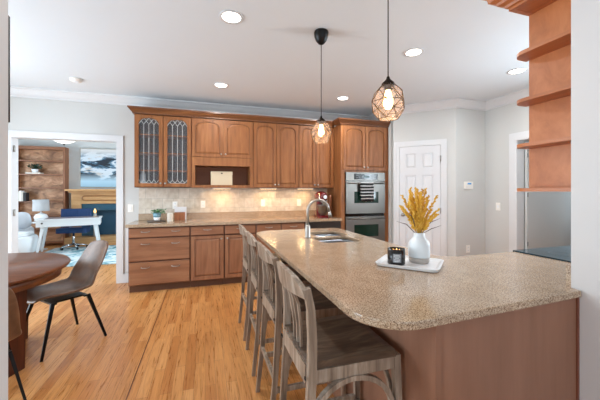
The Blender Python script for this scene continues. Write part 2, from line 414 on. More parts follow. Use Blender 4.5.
# pantry diagonal wall, short wall, right wall with doorway
def diag(s, off=0.0, z=0.0):
    """point on the pantry wall: s metres along from its left end, off metres into the room"""
    d = Vector((.7071, -.7071)); nrm = Vector((-.7071, -.7071)); p = Vector((2.905, 4.385))+d*s+nrm*off
    return p
bm = B()
pA = diag(.118); pB = Vector((3.645, 3.645))
prism(bm, [tuple(pA), tuple(pB), (pB.x+.1, pB.y+.06), (pA.x+.10, pA.y+.10)], 'z', 0, HC)
bx(bm, 2.9885, 3.06, 4.36, 5.02, 0, HC); struct('wall_pantry', bm, M['wall'])
bm = B(); bx(bm, 3.645, 4.35, 3.645, 3.77, 0, HC); struct('wall_pantry_right', bm, M['wall'])
bm = B(); bx(bm, 4.23, 4.35, .935, 1.05, 0, HC); bx(bm, 4.23, 4.35, 2.0, 2.33, 0, HC); bx(bm, 4.23, 4.35, 1.05, 2.0, 0, 1.12); bx(bm, 4.23, 4.35, 1.05, 2.0, 2.38, HC); bx(bm, 4.23, 4.35, 3.14, 3.645, 0, HC); bx(bm, 4.23, 4.35, 2.33, 3.14, 2.085, HC)
struct('wall_far_right', bm, M['wall'])
bm = B()
for b in ((1.0, 1.07, 1.07, 2.43), (1.98, 2.05, 1.07, 2.43)): bx(bm, 4.215, 4.28, b[0], b[1], b[2], b[3])
bx(bm, 4.215, 4.28, 1.07, 1.98, 1.07, 1.15); bx(bm, 4.215, 4.28, 1.07, 1.98, 2.35, 2.43); w6 = struct('added_window_6', bm, M['trim'])  # invented window, hidden from view, built around the kitchen fill light
bm = B(); bx(bm, 4.25, 4.255, 1.07, 1.98, 1.15, 2.35); obj('pane', bm, M['clear'], w6)
bm = B(); bx(bm, 4.35, 6.1, 3.3, 3.42, 0, HC); bx(bm, 4.35, 6.1, 2.1, 2.22, 0, HC); struct('wall_hall', bm, M['wall'])
wall_with_window('wall_hall_end', 'x', 5.98, .12, 2.22, 3.3, 2.4, 3.1, .8, 2.2, M['wall'], 'added_window_7')  # unseen end window added to carry the hall fill light
bm = B()
bx(bm, 4.205, 4.23, 3.14, 3.235, 0, 2.18); bx(bm, 4.205, 4.23, 2.235, 2.33, 0, 2.18); bx(bm, 4.205, 4.23, 2.33, 3.14, 2.085, 2.18)
bx(bm, 4.21, 4.35, 3.125, 3.14, 0, 2.085); bx(bm, 4.21, 4.35, 2.33, 2.345, 0, 2.085); bx(bm, 4.21, 4.35, 2.345, 3.125, 2.07, 2.085)
struct('trim_2', bm, M['trim'], bevel=.003)
# open hall door, swung into the hall beside its hinges
bm = B(); bx(bm, 4.36, 5.12, 3.085, 3.12, .01, 2.06)
d2 = struct('door_2', bm, M['wall'], bevel=.002)
for z in (1.86, 1.30, .60):
    bm = B(); tube(bm, [(4.365, 3.080, z-.03), (4.365, 3.080, z+.03)], .004); obj('hinge', bm, M['bronze'], d2)
# pantry door (flat in the diagonal wall)
def dg(bm): bm.transform(Matrix.Translation((2.905, 4.385, 0)) @ Matrix.Rotation(-PI/4, 4, 'Z'))   # local x along wall, local -y into room
bm = B()
S0, S1 = .135, .925
bx(bm, S0, S0+.085, -.022, 0, 0, 2.16); bx(bm, S1-.085, S1, -.022, 0, 0, 2.16); bx(bm, S0+.085, S1-.085, -.022, 0, 2.075, 2.16)
bx(bm, S0+.02, S0+.045, -.03, -.022, 0, 2.12); bx(bm, S1-.045, S1-.02, -.03, -.022, 0, 2.12)
dg(bm); struct('trim_3', bm, M['trim'])
D0, D1 = S0+.09, S1-.09
def six_panel(bm, x0, x1, z0, z1, y):
    w = x1-x0; bx(bm, x0, x1, y, y+.006, z0, z1)
    st = .1*w/.62*1.0; mid = (x0+x1)/2
    rows = [(z0+.2, z0+.88), (z0+1.02, z0+1.60), (z0+1.71, z1-.11)]
    # stiles and rails proud of a recessed ground
    for a, b in ((x0, x0+st), (mid-st*.45, mid+st*.45), (x1-st, x1)): bx(bm, a, b, y-.012, y, z0, z1)
    zs = [z0]+[v for r in rows for v in r]+[z1]
    for i in range(0, len(zs), 2):
        bx(bm, x0+st, mid-st*.45, y-.012, y, zs[i], zs[i+1]); bx(bm, mid+st*.45, x1-st, y-.012, y, zs[i], zs[i+1])
    for a, b in ((x0+st, mid-st*.45), (mid+st*.45, x1-st)):
        for c, d in rows: frustum(bm, rect(a+.015, b-.015, c+.015, d-.015), rect(a+.035, b-.035, c+.035, d-.035), 'y', y-.0005, y-.010)
bm = B(); six_panel(bm, D0, D1, .01, 2.07, -.008); dg(bm); d1 = struct('door_1', bm, M['door'])
for z in (1.86, 1.05, .22):
    bm = B(); tube(bm, [(D1+.004, -.026, z-.045), (D1+.004, -.026, z+.045)], .007); dg(bm); obj('hinge', bm, M['nickel'], d1)
bm = B(); lathe(bm, [(.028, 0), (.028, .006), (.011, .012), (.011, .035), (.026, .045), (.028, .06), (.018, .072), (0, .074)], seg=16)
bm.transform(Matrix.Translation((D0+.06, -.02, .97)) @ Matrix.Rotation(PI/2, 4, 'X')); dg(bm); obj('door_knob', bm, M['nickel'], d1)
# crown moulding and baseboards
cr = [(0, HC), (.105, HC), (.105, HC-.018), (.085, HC-.03), (.05, HC-.075), (.022, HC-.10), (.022, HC-.118), (0, HC-.118)]
bm = B(); sweep(bm, [(-3.3, .935), (-3.3, 5.02), (2.988, 5.02), (2.988, 4.302), (3.645, 3.645), (4.23, 3.645), (4.23, .935), (1.598, .935)], cr)
struct('trim_4', bm, M['trim'])
bb = [(0, 0), (.015, 0), (.015, .115), (.008, .13), (0, .13)]
bm = B(); sweep(bm, [(-3.3, .935), (-3.3, 5.02), (-2.567, 5.02)], bb); struct('baseboard_left', bm, M['trim'])
bm = B(); bx(bm, -1.15, -.975, 5.0, 5.02, 0, .13); bx(bm, -1.12, -1.0, 5.012, 5.02, .16, .84); struct('baseboard_back', bm, M['trim'])
bm = B(); sweep(bm, [tuple(Vector((3.56, 3.73))), (3.645, 3.645), (4.23, 3.645), (4.23, 3.236)], bb); sweep(bm, [(4.23, 2.234), (4.23, 1.7)], bb); struct('baseboard_right', bm, M['trim'])
bm = B(); sweep(bm, [(-4.9, 5.2), (-4.9, 9.05), (-4.35, 9.05)], bb); sweep(bm, [(-1.3, 9.05), (.4, 9.05), (.4, 5.2)], bb); struct('baseboard_living', bm, M['trim'])
# dark border strip in the floor
bm = B(); bx(bm, -.492, -.484, .95, 4.45, 0, .0008); struct('trim_5', bm, mat('floor_border_dark', (92, 48, 24), .5))
# tile backsplash
bm = B(); bx(bm, -.944, 2.10, 5.008, 5.02, .914, 1.42); struct('trim_6', bm, M['tile'])

# ------------------------------------------------------------------ cabinets
YU, YB, YW = 4.69, 4.416, 5.006
def raised_door(th, x0, x1, z0, z1, y, rise=0, knob=None, m=None, st=.048):
    """door with frame and raised panel, front face at y, 2 cm thick"""
    m = m or M['cab']
    bm = B(); a0, a1, c0, c1 = x0+st, x1-st, z0+st, z1-st*.85
    bx(bm, x0, a0, y, y+.02, z0, z1); bx(bm, a1, x1, y, y+.02, z0, z1); bx(bm, a0, a1, y, y+.02, z0, c0)
    if rise:
        ap = arch(a0, a1, c0, c1, rise)[2:]
        prism(bm, [(a0, z1), (a1, z1)]+ap, 'y', y, y+.02)
        P = lambda d, dz=0: arch(a0+d, a1-d, c0+d, c1-d, rise)
    else:
        bx(bm, a0, a1, y, y+.02, c1, z1)
        P = lambda d: rect(a0+d, a1-d, c0+d, c1-d)
    prism(bm, P(0), 'y', y+.012, y+.018, 1)
    frustum(bm, P(.006), P(.026), 'y', y+.0119, y+.004)
    # glaze line around the raised field
    o = obj('door', bm, [m, M['glaze']], th)
    if knob:
        bm = B(); lathe(bm, [(.006, 0), (.006, .012), (.014, .02), (.014, .026), (0, .03)], seg=12)
        bm.transform(Matrix.Translation((knob[0], y, knob[1])) @ Matrix.Rotation(PI/2, 4, 'X')); obj('knob', bm, M['nickel'], o)
    return o
def carcass(bm, x0, x1, y0, y1, z0, z1, t=.018):
    bx(bm, x0, x0+t, y0, y1, z0, z1); bx(bm, x1-t, x1, y0, y1, z0, z1)
    bx(bm, x0+t, x1-t, y0, y1, z0, z0+t); bx(bm, x0+t, x1-t, y0, y1, z1-t, z1); bx(bm, x0+t, x1-t, y1-.01, y1, z0+t, z1-t)
UZ0, UZ1 = 1.405, 2.44
def upper(x0, x1, split, label, knobs, z0=UZ0):
    th = thing('wall_cabinet', label, 'cabinet', ((x0+x1)/2, YW, z0))
    bm = B(); bx(bm, x0, x1, YU+.021, YW, z0, UZ1); obj('body', bm, [M['cab']], th)
    for i, (a, b) in enumerate(zip(split, split[1:])):
        k = knobs[i]; kx = b-.03 if k == 'r' else a+.03
        raised_door(th, a+.004, b-.004, z0+.012, UZ1-.012, YU, .055, (kx, z0+.05))
    return th
# glass-fronted cabinet (two leaded doors)
def leaded_door(th, x0, x1, z0, z1, y, knobx):
    st = .050; a0, a1, c0, c1 = x0+st, x1-st, z0+st, z1-st*.8; rise = .06
    bm = B(); bx(bm, x0, a0, y, y+.02, z0, z1); bx(bm, a1, x1, y, y+.02, z0, z1); bx(bm, a0, a1, y, y+.02, z0, c0)
    prism(bm, [(a0, z1), (a1, z1)]+arch(a0, a1, c0, c1, rise)[2:], 'y', y, y+.02)
    o = obj('door', bm, M['cab'], th)
    bm = B(); prism(bm, arch(a0, a1, c0, c1, rise), 'y', y+.009, y+.012); obj('glass_pane', bm, M['glass'], o)
    bm = B(); w = a1-a0; xs = [a0+w*.25, a0+w*.5, a0+w*.75]; yy = y+.007
    def ln(p, q): tube(bm, [(p[0], yy, p[1]), (q[0], yy, q[1])], .0033, 4)
    top = c1-rise
    for x in xs: ln((x, c0+.05), (x, top-.03))
    for x in (a0+.001, a1-.001): pass
    for zc, s in ((top-.03, 1), (c0+.05, -1)):
        for i in range(3):
            x = xs[i]; h = .045
            ln((x, zc), (x-w*.125, zc+s*h)); ln((x, zc), (x+w*.125, zc+s*h))
            ln((x-w*.125, zc+s*h), (x, zc+s*2*h if s > 0 else c0)); ln((x+w*.125, zc+s*h), (x, zc+s*2*h if s > 0 else c0))
        ln((a0, zc), (a0+w*.125, zc+s*.045)); ln((a1, zc), (a1-w*.125, zc+s*.045))
    obj('leading', bm, mat('lead_came', (214, 214, 210), .4, .2), o)
    bm = B(); lathe(bm, [(.006, 0), (.006, .012), (.014, .02), (.014, .026), (0, .03)], seg=12)
    bm.transform(Matrix.Translation((knobx, y, z0+.05)) @ Matrix.Rotation(PI/2, 4, 'X')); obj('knob', bm, M['nickel'], o)
G0, G1, G2 = -.944, -.572, -.192
th = thing('glass_door_cabinet', 'wall cabinet with two leaded glass doors at the left end of the upper row', 'cabinet', ((G0+G2)/2, YW, UZ0))
bm = B(); carcass(bm, G0, G2, YU+.021, YW, UZ0, UZ1); bx(bm, G1-.009, G1+.009, YU+.021, YW-.01, UZ0+.018, UZ1-.018)
bx(bm, G0, G2, YU+.021, YU+.0215, UZ0, UZ0+.012)
bx(bm, G0+.018, G2-.018, YW-.012, YW-.0101, UZ0+.02, UZ1-.02, 1)
obj('body', bm, [M['cab'], M['cabin']], th)
for z in (1.64, 1.89, 2.15):
    for a, b in ((G0+.018, G1-.009), (G1+.009, G2-.018)):
        box('shelf', (a, b, YU+.03, YW-.012, z, z+.016), M['cab'], th)
leaded_door(th, G0+.006, G1-.006, UZ0+.01, UZ1-.012, YU, G1-.03)
leaded_door(th, G1+.006, G2-.006, UZ0+.01, UZ1-.012, YU, G1+.03)
bm = B(); lathe(bm, [(.03, 0), (.045, .06), (.042, .16), (.03, .2), (.034, .22)], (G0+.085, 4.83, UZ0+.018), 20); tag(obj('pale_vase_form', bm, mat('pale_blue_gloss', (190, 208, 220), .15)), 'pale blue vase-shaped form behind the leftmost leaded glass door', 'vase')  # vase form filling an unidentified pale blue spot
# two-door cabinet above the open cubby
th = thing('wall_cabinet', 'short two-door wall cabinet with arched panels above an open cubby', 'cabinet', (.265, YW, UZ0))
x0, x1 = -.19, .718
bm = B(); bx(bm, x0, x1, YU+.021, YW, 1.775, UZ1); bx(bm, x0, x0+.05, YU+.005, YW, UZ0, 1.735); bx(bm, x1-.05, x1, YU+.005, YW, UZ0, 1.735)
bx(bm, x0+.05, x1-.05, YU+.005, YW, UZ0, UZ0+.04); bx(bm, x0, x1, YU+.005, YU+.021, 1.735, 1.86)
bx(bm, x0+.05, x1-.05, YU+.021, YW, 1.735, 1.775)
bx(bm, x0+.05, x1-.05, YW-.012, YW-.001, UZ0+.04, 1.735, 1)
obj('body', bm, [M['cab'], M['cubby']], th, bevel=0)
raised_door(th, x0+.006, .262, 1.865, UZ1-.012, YU, .055, (.262-.03, 1.91)); raised_door(th, .268, x1-.006, 1.865, UZ1-.012, YU, .055, (.268+.03, 1.91))
# decorative box in cubby
th = thing('keepsake_box', 'cream box with a small dark clasp inside the open cubby', 'box', (.245, 4.85, UZ0+.04))
box('body', (.085, .405, 4.76, 4.94, UZ0+.0405, 1.60), M['box'], th, .004); box('lid', (.082, .408, 4.757, 4.943, 1.601, 1.655), M['box'], th, .004)
box('clasp', (.232, .258, 4.748, 4.757, 1.618, 1.634), M['bronze'], th)
upper(.720, 1.467, [.720, 1.093, 1.467], 'tall two-door wall cabinet with arched panels, right beside the open cubby', 'rl')
upper(1.469, 2.098, [1.469, 1.765, 2.085], 'narrow two-door arched wall cabinet between the uppers and the oven tower', 'rl')
# cabinet crown (one run)
cc = [(0, 0), (.02, 0), (.02, .015), (.035, .03), (.06, .06), (.07, .065), (.07, .085), (0, .085)]
bm = B(); sweep(bm, [(-.944, YW-.002), (-.944, YU+.0), (2.098, YU+.0)][::-1], [(-o if False else o, 2.441+z) for o, z in cc][::1])
# direction: travelling left then back -> 'right' must point outward
bm.free(); bm = B(); sweep(bm, [(-.944, YW-.002), (-.944, YU), (2.09, YU)], [(o, 2.441+z) for o, z in cc])
bx(bm, -.940, 2.09, YU+.004, YW-.002, 2.441, 2.447)
tag(obj('cabinet_crown', bm, M['crownwood']), 'brown wood crown moulding along the top of the upper cabinets', 'moulding')
# under-cabinet lights
proto = None
for x, lab in ((.25, 'warm light strip under the open cubby'), (.98, 'warm light strip under the tall cabinet by the cubby'), (1.62, 'warm light strip above the red mixer')):
    t = thing('under_cabinet_light', lab, 'light', (x, 4.81, UZ0), 0, 'lights under the upper cabinets')
    box('housing', (x-.14, x+.14, 4.78, 4.84, UZ0-.018, UZ0-.0005), M['plate'], t); box('lens', (x-.13, x+.13, 4.79, 4.83, UZ0-.020, UZ0-.0182), M['striplight'], t)
    area('under_cabinet_lamp', (0, 0, -.022), (0, 0, 0), .26, .04, 1.8, (1, .62, .28), t)
# base cabinets
def pull(th, x, z, y, m=None, L=.05):
    bm = B(); tube(bm, [(x-L, y, z), (x-L, y-.02, z), (x-L*.6, y-.028, z-.004), (x, y-.03, z-.006), (x+L*.6, y-.028, z-.004), (x+L, y-.02, z), (x+L, y, z)], [.005, .005, .0045, .007, .0045, .005, .005], 8)
    return obj('handle', bm, M['nickel'], th)
def drawer(th, x0, x1, z0, z1, pulls, raised=False):
    bm = B(); frustum(bm, rect(x0, x1, z0, z1), rect(x0+.006, x1-.006, z0+.006, z1-.006), 'y', YB+.006, YB); bx(bm, x0, x1, YB+.006, YB+.02, z0, z1)
    o = obj('drawer', bm, M['cabh'], th)
    for px in pulls: pull(o, px, (z0+z1)/2+(.015 if z1-z0 < .2 else .08), YB)
def base(x0, x1, label, kind, knob='r'):
    th = thing('base_cabinet', label, 'cabinet', ((x0+x1)/2, YW, 0))
    bm = B(); bx(bm, x0, x1, YB+.021, YW, .10, .875); obj('body', bm, M['glaze'], th) if False else obj('body', bm, [M['cabbase']], th)
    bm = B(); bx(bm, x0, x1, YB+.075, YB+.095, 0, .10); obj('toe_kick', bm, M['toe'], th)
    bm = B(); g = .012; bx(bm, x0, x1, YB+.0195, YB+.0212, .105, .872); obj('face_reveal', bm, M['glaze'], th)
    if kind == 'drawers':
        w = x1-x0
        for a, b in ((.738, .862), (.425, .722), (.112, .408)): drawer(th, x0+.008, x1-.008, a, b, (x0+w*.27, x0+w*.76))
    else:
        drawer(th, x0+.008, x1-.008, .738, .862, ((x0+x1)/2,))
        kx = x1-.04 if knob == 'r' else x0+.04
        raised_door(th, x0+.008, x1-.008, .112, .722, YB, 0, (kx, .68), M['cabbase'])
    return th
base(-.959, -.197, 'wide base cabinet of three drawers at the left end of the back counter', 'drawers')
base(-.195, .262, 'base cabinet with one drawer over a square raised door, next to the drawer stack', 'door', 'r')
base(.264, .718, 'base cabinet with its door knob at the upper left, behind the farthest stool', 'door', 'l')
base(.720, 1.10, 'base cabinet directly left of the sink-side drawers, partly behind the stools', 'door', 'r')
base(1.102, 1.482, 'base cabinet immediately left of the black dishwasher', 'door', 'l')
# left end panel foot
th = thing('dishwasher', 'black dishwasher under the back counter beside the oven tower', 'dishwasher', (1.785, YW, 0))
box('body', (1.486, 2.088, YB+.03, YW, .10, .872), M['black'], th); box('door', (1.49, 2.084, YB-.004, YB+.03, .115, .735), M['black'], th, .004)
box('control_panel', (1.49, 2.084, YB-.006, YB+.03, .742, .868), mat('dishwasher_dark_panel', (44, 38, 34), .3), th, .004); box('toe_kick', (1.486, 2.088, YB+.07, YB+.09, 0, .10), M['black'], th)
bm = B(); tube(bm, [(1.56, YB-.006, .70), (1.56, YB-.035, .70), (2.02, YB-.035, .70), (2.02, YB-.006, .70)], .009); obj('handle', bm, M['black'], th)
# back counter
bm = B(); bx(bm, -.985, 2.097, 4.385, YW, .877, .914)
ct = obj('granite_countertop', bm, M['granite'], None, .004); tag(ct, 'long tan granite counter under the tiled wall, left of the ovens', 'countertop')
box('backsplash_upstand', (-.944, 2.097, YW-.025, YW, .9145, 1.015), M['granite'], ct)
# oven tower
th = thing('oven_tower_cabinet', 'tall wooden cabinet housing the stainless double oven', 'cabinet', (2.54, YW, 0))
TX0, TX1 = 2.10, 2.985; OX0, OX1, OZ0, OZ1 = 2.172, 2.905, .37, 1.665
TF = YB+.018
bm = B(); bx(bm, TX0, OX0, TF, YW, .10, 2.44); bx(bm, OX1, TX1-.0, TF, TF+.02, .10, 2.44); bx(bm, OX1, 2.903, TF+.02, 4.38+.02, .1, 2.44) if False else None
bx(bm, OX0, OX1, TF, YW, .10, OZ0); bx(bm, OX0, OX1, TF, YW, OZ1, 2.44); bx(bm, OX0, OX1, YW-.02, YW, OZ0, OZ1)
bx(bm, OX1, 2.925, TF+.02, YW, .10, 2.44)
bx(bm, TX0+.01, TX1-.06, TF+.05, TF+.07, 0, .10)
obj('body', bm, M['cab'], th)
raised_door(th, 2.135, 2.535, 1.70, 2.42, YB-.002, .055, (2.505, 1.745)); raised_door(th, 2.541, 2.945, 1.70, 2.42, YB-.002, .055, (2.571, 1.745))
bm = B(); frustum(bm, rect(2.135, 2.945, .115, .345), rect(2.141, 2.939, .121, .339), 'y', YB+.004, YB-.002); bx(bm, 2.135, 2.945, YB+.004, TF, .115, .345); o = obj('drawer', bm, M['cabh'], th); pull(o, 2.54, .26, YB-.002)
bm = B(); sweep(bm, [(TX0, YU-.075), (TX0, TF), (TX1, TF)], [(o*1.0, 2.441+z) for o, z in cc]); bx(bm, TX0+.002, 2.92, TF+.002, YW-.002, 2.441, 2.447)
bx(bm, 2.01, TX0, YU-.075, YU-.07, 2.50, 2.526) if False else None
obj('crown', bm, M['crownwood'], th)
# double wall oven
ov = thing('double_wall_oven', 'stainless double wall oven with black control panel in the tall cabinet', 'oven', (2.54, TF, OZ0))
YO = TF-.03
box('body', (OX0+.006, OX1-.006, TF-.004, YW-.03, OZ0+.006, OZ1-.006), M['black'], ov)
cp = box('control_panel', (OX0+.004, OX1-.004, YO, TF-.004, 1.525, OZ1-.004), M['steel'], ov, .003)
d = box('display', (2.32, 2.76, YO-.003, YO, 1.545, 1.64), M['black'], cp)
box('screen', (2.50, 2.60, YO-.005, YO-.003, 1.575, 1.61), mat('oven_clock_screen', (60, 90, 96), .3), cp)
bm = B()
for i in range(4):
    for j in range(2):
        for s in (2.36, 2.64): bx(bm, s+i*.024, s+.012+i*.024, YO-.0045, YO-.003, 1.565+j*.035, 1.577+j*.035)
obj('buttons', bm, M['labelpaper'], cp)
def oven_door(z0, z1, w0, w1):
    dd = box('door', (OX0+.004, OX1-.004, YO, TF-.004, z0, z1), M['steel'], ov, .004)
    box('window', (2.325, 2.775, YO-.003, YO, w0, w1), M['ovenglass'], dd)
    hz = z1-.03; bm = B(); tube(bm, [(OX0+.05, YO, hz), (OX0+.05, YO-.045, hz), (OX1-.05, YO-.045, hz), (OX1-.05, YO, hz)], .010, 10); obj('handle', bm, M['steel'], dd)
oven_door(.985, 1.512, 1.155, 1.345); oven_door(.385, .935, .60, .80)
box('vent_gap', (OX0+.01, OX1-.01, YO+.012, TF-.004, .938, .982), M['black'], ov)
# towel hanging on the upper oven handle
bm = B(); hz = 1.482; n = 16
def tpt(x, s):   # s: path length along towel, wraps over handle
    pass
prof = [(YO-.062, 1.19), (YO-.064, 1.30), (YO-.062, 1.42), (YO-.060, hz), (YO-.054, hz+.012), (YO-.045, hz+.016), (YO-.036, hz+.012), (YO-.031, hz), (YO-.029, 1.40), (YO-.027, 1.28)]
rows = []
for i in range(n+1):
    x = 2.415+.23*i/n
    rows.append([bm.verts.new((x, y+.004*math.sin(i*1.5)*(1 if z < 1.45 else .2)*(1 if k < 5 else .4), z+.006*math.sin(i*.8)*(k == 0))) for k, (y, z) in enumerate(prof)])
for a, b in zip(rows, rows[1:]):
    for k in range(len(prof)-1): bm.faces.new([a[k], a[k+1], b[k+1], b[k]]).smooth = True
tw = obj('striped_towel', bm, M['towel']); md = tw.modifiers.new('s', 'SOLIDIFY'); md.thickness = .003; md.offset = 0
tag(tw, 'black and white striped towel hung on the upper oven handle', 'towel')

# ------------------------------------------------------------------ island / peninsula
def arcp(cx, cy, r, a0, a1, n=8): return [(cx+r*math.cos(math.radians(a0+(a1-a0)*i/n)), cy+r*math.sin(math.radians(a0+(a1-a0)*i/n))) for i in range(n+1)]
pts = arcp(.51+.19, .845+.19, .19, 180, 268, 10)+[(1.585, .889)]+[(1.5965, .900), (1.5965, .9365), (2.148, .9365), (2.148, 1.615), (1.62, 1.615)]
pts += arcp(1.60, 1.715, .09, 270, 180, 5)+[(1.51, 3.24)]+arcp(1.43, 3.24, .08, 0, 90, 5)+arcp(.72, 3.10, .21, 90, 180, 8)
bm = B(); prism(bm, pts, 'z', .884, .914)
top = obj('island_countertop', bm, M['granite'], None)
bv = None
sx0, sx1, sy0, sym, sy1 = 1.00, 1.36, 2.36, 2.70, 3.06
cut = B()
def rr(x0, x1, y0, y1, r): return arcp(x1-r, y1-r, r, 0, 90, 4)+arcp(x0+r, y1-r, r, 90, 180, 4)+arcp(x0+r, y0+r, r, 180, 270, 4)+arcp(x1-r, y0+r, r, 270, 360, 4)
prism(cut, rr(sx0-.035, sx1-.035, sy0, sym-.015, .06), 'z', .8, 1.0); prism(cut, rr(sx0+.05, sx1+.02, sym+.015, sy1, .06), 'z', .8, 1.0)
bmesh.ops.recalc_face_normals(cut, faces=cut.faces)
cme = bpy.data.meshes.new('cut'); cut.to_mesh(cme); cob = bpy.data.objects.new('cut', cme); C.objects.link(cob)
bo = top.modifiers.new('b', 'BOOLEAN'); bo.operation = 'DIFFERENCE'; bo.object = cob; bo.solver = 'EXACT'
bv = top.modifiers.new('bev', 'BEVEL'); bv.width = .005; bv.segments = 2; bv.limit_method = 'ANGLE'; bv.angle_limit = math.radians(60)
dg_ = bpy.context.evaluated_depsgraph_get(); nm = bpy.data.meshes.new_from_object(top.evaluated_get(dg_)); top.modifiers.clear(); top.data = nm
bpy.data.objects.remove(cob)
tag(top, 'speckled tan granite island and peninsula top with rounded corners', 'countertop')
# sink
sk = thing('double_sink', 'stainless double bowl sink set into the island granite', 'sink', (1.18, 2.7, .70))
def bowl(x0, x1, y0, y1):
    bm = B(); t = .004
    o_ = rr(x0, x1, y0, y1, .06); i_ = rr(x0+.012, x1-.012, y0+.012, y1-.012, .05); b_ = rr(x0+.02, x1-.02, y0+.02, y1-.02, .05)
    R = [[bm.verts.new((p[0], p[1], z)) for p in P_] for P_, z in ((rr(x0-.012, x1+.012, y0-.012, y1+.012, .07), .882), (o_, .882), (i_, .86), (b_, .71))]
    for a, b in zip(R, R[1:]):
        for k in range(len(a)): bm.faces.new([a[k], a[(k+1) % len(a)], b[(k+1) % len(a)], b[k]]).smooth = True
    bm.faces.new(R[-1])
    o = obj('basin', bm, M['steel2'], sk); 
    for f in o.data.polygons: pass
    bm = B(); cx, cy = (x0+x1)/2, (y0+y1)/2; lathe(bm, [(0, .712), (.035, .712), (.04, .714), (.042, .711)], (cx, cy, 0), 20); obj('drain', bm, M['chrome'], o)
bowl(sx0-.035, sx1-.035, sy0, sym-.015); bowl(sx0+.05, sx1+.02, sym+.015, sy1)
# faucet
fx, fy = .925, 2.68
fc = thing('gooseneck_faucet', 'brushed nickel gooseneck faucet standing behind the island sink', 'faucet', (fx, fy, .915))
bm = B(); lathe(bm, [(.030, .9145), (.030, .922), (.025, .93), (.024, 1.02), (.018, 1.035), (0, 1.037)], (fx, fy, 0), 20); obj('base', bm, M['nickel'], fc)
bm = B(); P_ = [(fx, fy, 1.03), (fx, fy, 1.165)]+[(fx+.105-.105*math.cos(PI*i/14), fy-.02*(i/14), 1.165+.105*math.sin(PI*i/14)) for i in range(1, 13)]
P_ += [(fx+.212, fy-.02, 1.15)]; tube(bm, P_, .0125, 12); obj('spout', bm, M['nickel'], fc)
bm = B(); tube(bm, [(fx+.212, fy-.02, 1.155), (fx+.222, fy-.02, 1.105)], [.014, .018], 12); obj('spray_head', bm, M['nickel'], fc)
bm = B(); tube(bm, [(fx, fy+.02, .985), (fx, fy+.05, .99), (fx+.01, fy+.07, 1.06)], [.012, .011, .007], 10); obj('handle', bm, M['nickel'], fc)
# island base
ib = thing('kitchen_island', 'reddish brown wood panelled base carrying the granite island', 'cabinet', (1.2, 2.0, 0))
box('end_panel', (.816, 1.585, .908, .926, 0, .883), M['cabpanel'], ib)
box('corner_post', (1.5855, 1.5975, .902, .934, 0, .883), mat('island_post_dark', (120, 70, 52), .45), ib)
box('back_panel', (.816, .834, .927, 3.10, 0, .883), M['cabpanel'], ib)
box('corner_trim', (.806, .832, .898, .926, 0, .883), M['cabpanel'], ib, .003)
box('far_panel', (.835, 1.47, 3.08, 3.10, 0, .883), M['cabbase'], ib)
box('kitchen_side_panel', (1.45, 1.47, 1.58, 3.079, .1, .883), M['cabbase'], ib)
box('peninsula_side_panel', (1.471, 2.14, 1.56, 1.579, .1, .883), M['cabbase'], ib)
box('cabinet_floor', (.835, 1.449, .927, 3.079, .08, .10), M['cabbase'], ib)
# granite upstand on the wall end
tag(box('granite_upstand', (1.606, 2.148, .9375, .96, .9145, 1.012), M['granite']), 'short granite splash standing against the near right wall end', 'backsplash')
# range
rg = thing('range', 'stove with dark glass cooktop set in the peninsula', 'stove', (2.52, 1.28, 0))
box('body', (2.152, 2.908, .955, 1.60, .0, .905), M['steel'], rg); box('cooktop', (2.15, 2.91, .945, 1.625, .906, .922), M['cooktop'], rg, .003)
box('oven_door', (2.16, 2.90, 1.601, 1.625, .18, .86), M['steel'], rg)
bm = B()
for x, y, r in ((2.34, 1.12, .09), (2.34, 1.42, .075), (2.72, 1.12, .075), (2.72, 1.42, .1)):
    lathe(bm, [(r-.003, 0), (r-.003, .0006), (r, .0006), (r, 0)], (x, y, .922), 32, ring=True)
obj('burner_ring', bm, mat('burner_mark_grey', (90, 96, 100), .3), rg)
bm = B(); bx(bm, 2.914, 4.2, .9365, 1.56, .1, .883); tag(obj('corner_base_cabinet', bm, M['cabbase']), 'base cabinet right of the stove, behind the near right wall', 'cabinet')
bm = B(); bx(bm, 2.914, 4.225, .9365, 1.60, .884, .914); tag(obj('corner_countertop', bm, M['granite'], None, .003), 'granite counter to the right of the stove against the far right wall', 'countertop')
# open end shelves over the peninsula
es = thing('open_end_shelf', 'orange brown end shelf unit with rounded shelves above the peninsula', 'shelf', (1.7, .94, 1.37))
box('side_panel', (1.745, 1.765, .9365, 1.225, 1.355, 2.345), M['shelfwood'], es); box('cabinet_body', (1.7655, 2.15, .9365, 1.225, 1.36, 2.345), M['shelfwood'], es)
for z in (2.090, 1.834, 1.592, 1.352):
    bm = B(); r = .075
    prism(bm, [(1.7445, .9365), (1.7445, 1.240)]+arcp(1.620+r, 1.240-r, r, 90, 180, 8)+[(1.620, .9365)], 'z', z, z+.018); obj('shelf', bm, M['shelfedge'], es, .003)
bm = B(); sweep(bm, [(2.15, 1.225), (1.605, 1.225), (1.605, .9365)], [(-.02, 2.3462), (.006, 2.3462), (.006, 2.36), (.018, 2.365), (.022, 2.378), (.045, 2.388), (.05, 2.402), (.075, 2.414), (.08, 2.44), (.10, 2.45), (.10, 2.47), (-.02, 2.47)])
bx(bm, 1.627, 2.15, .9365, 1.203, 2.3462, 2.36); obj('crown', bm, M['shelfedge'], es)

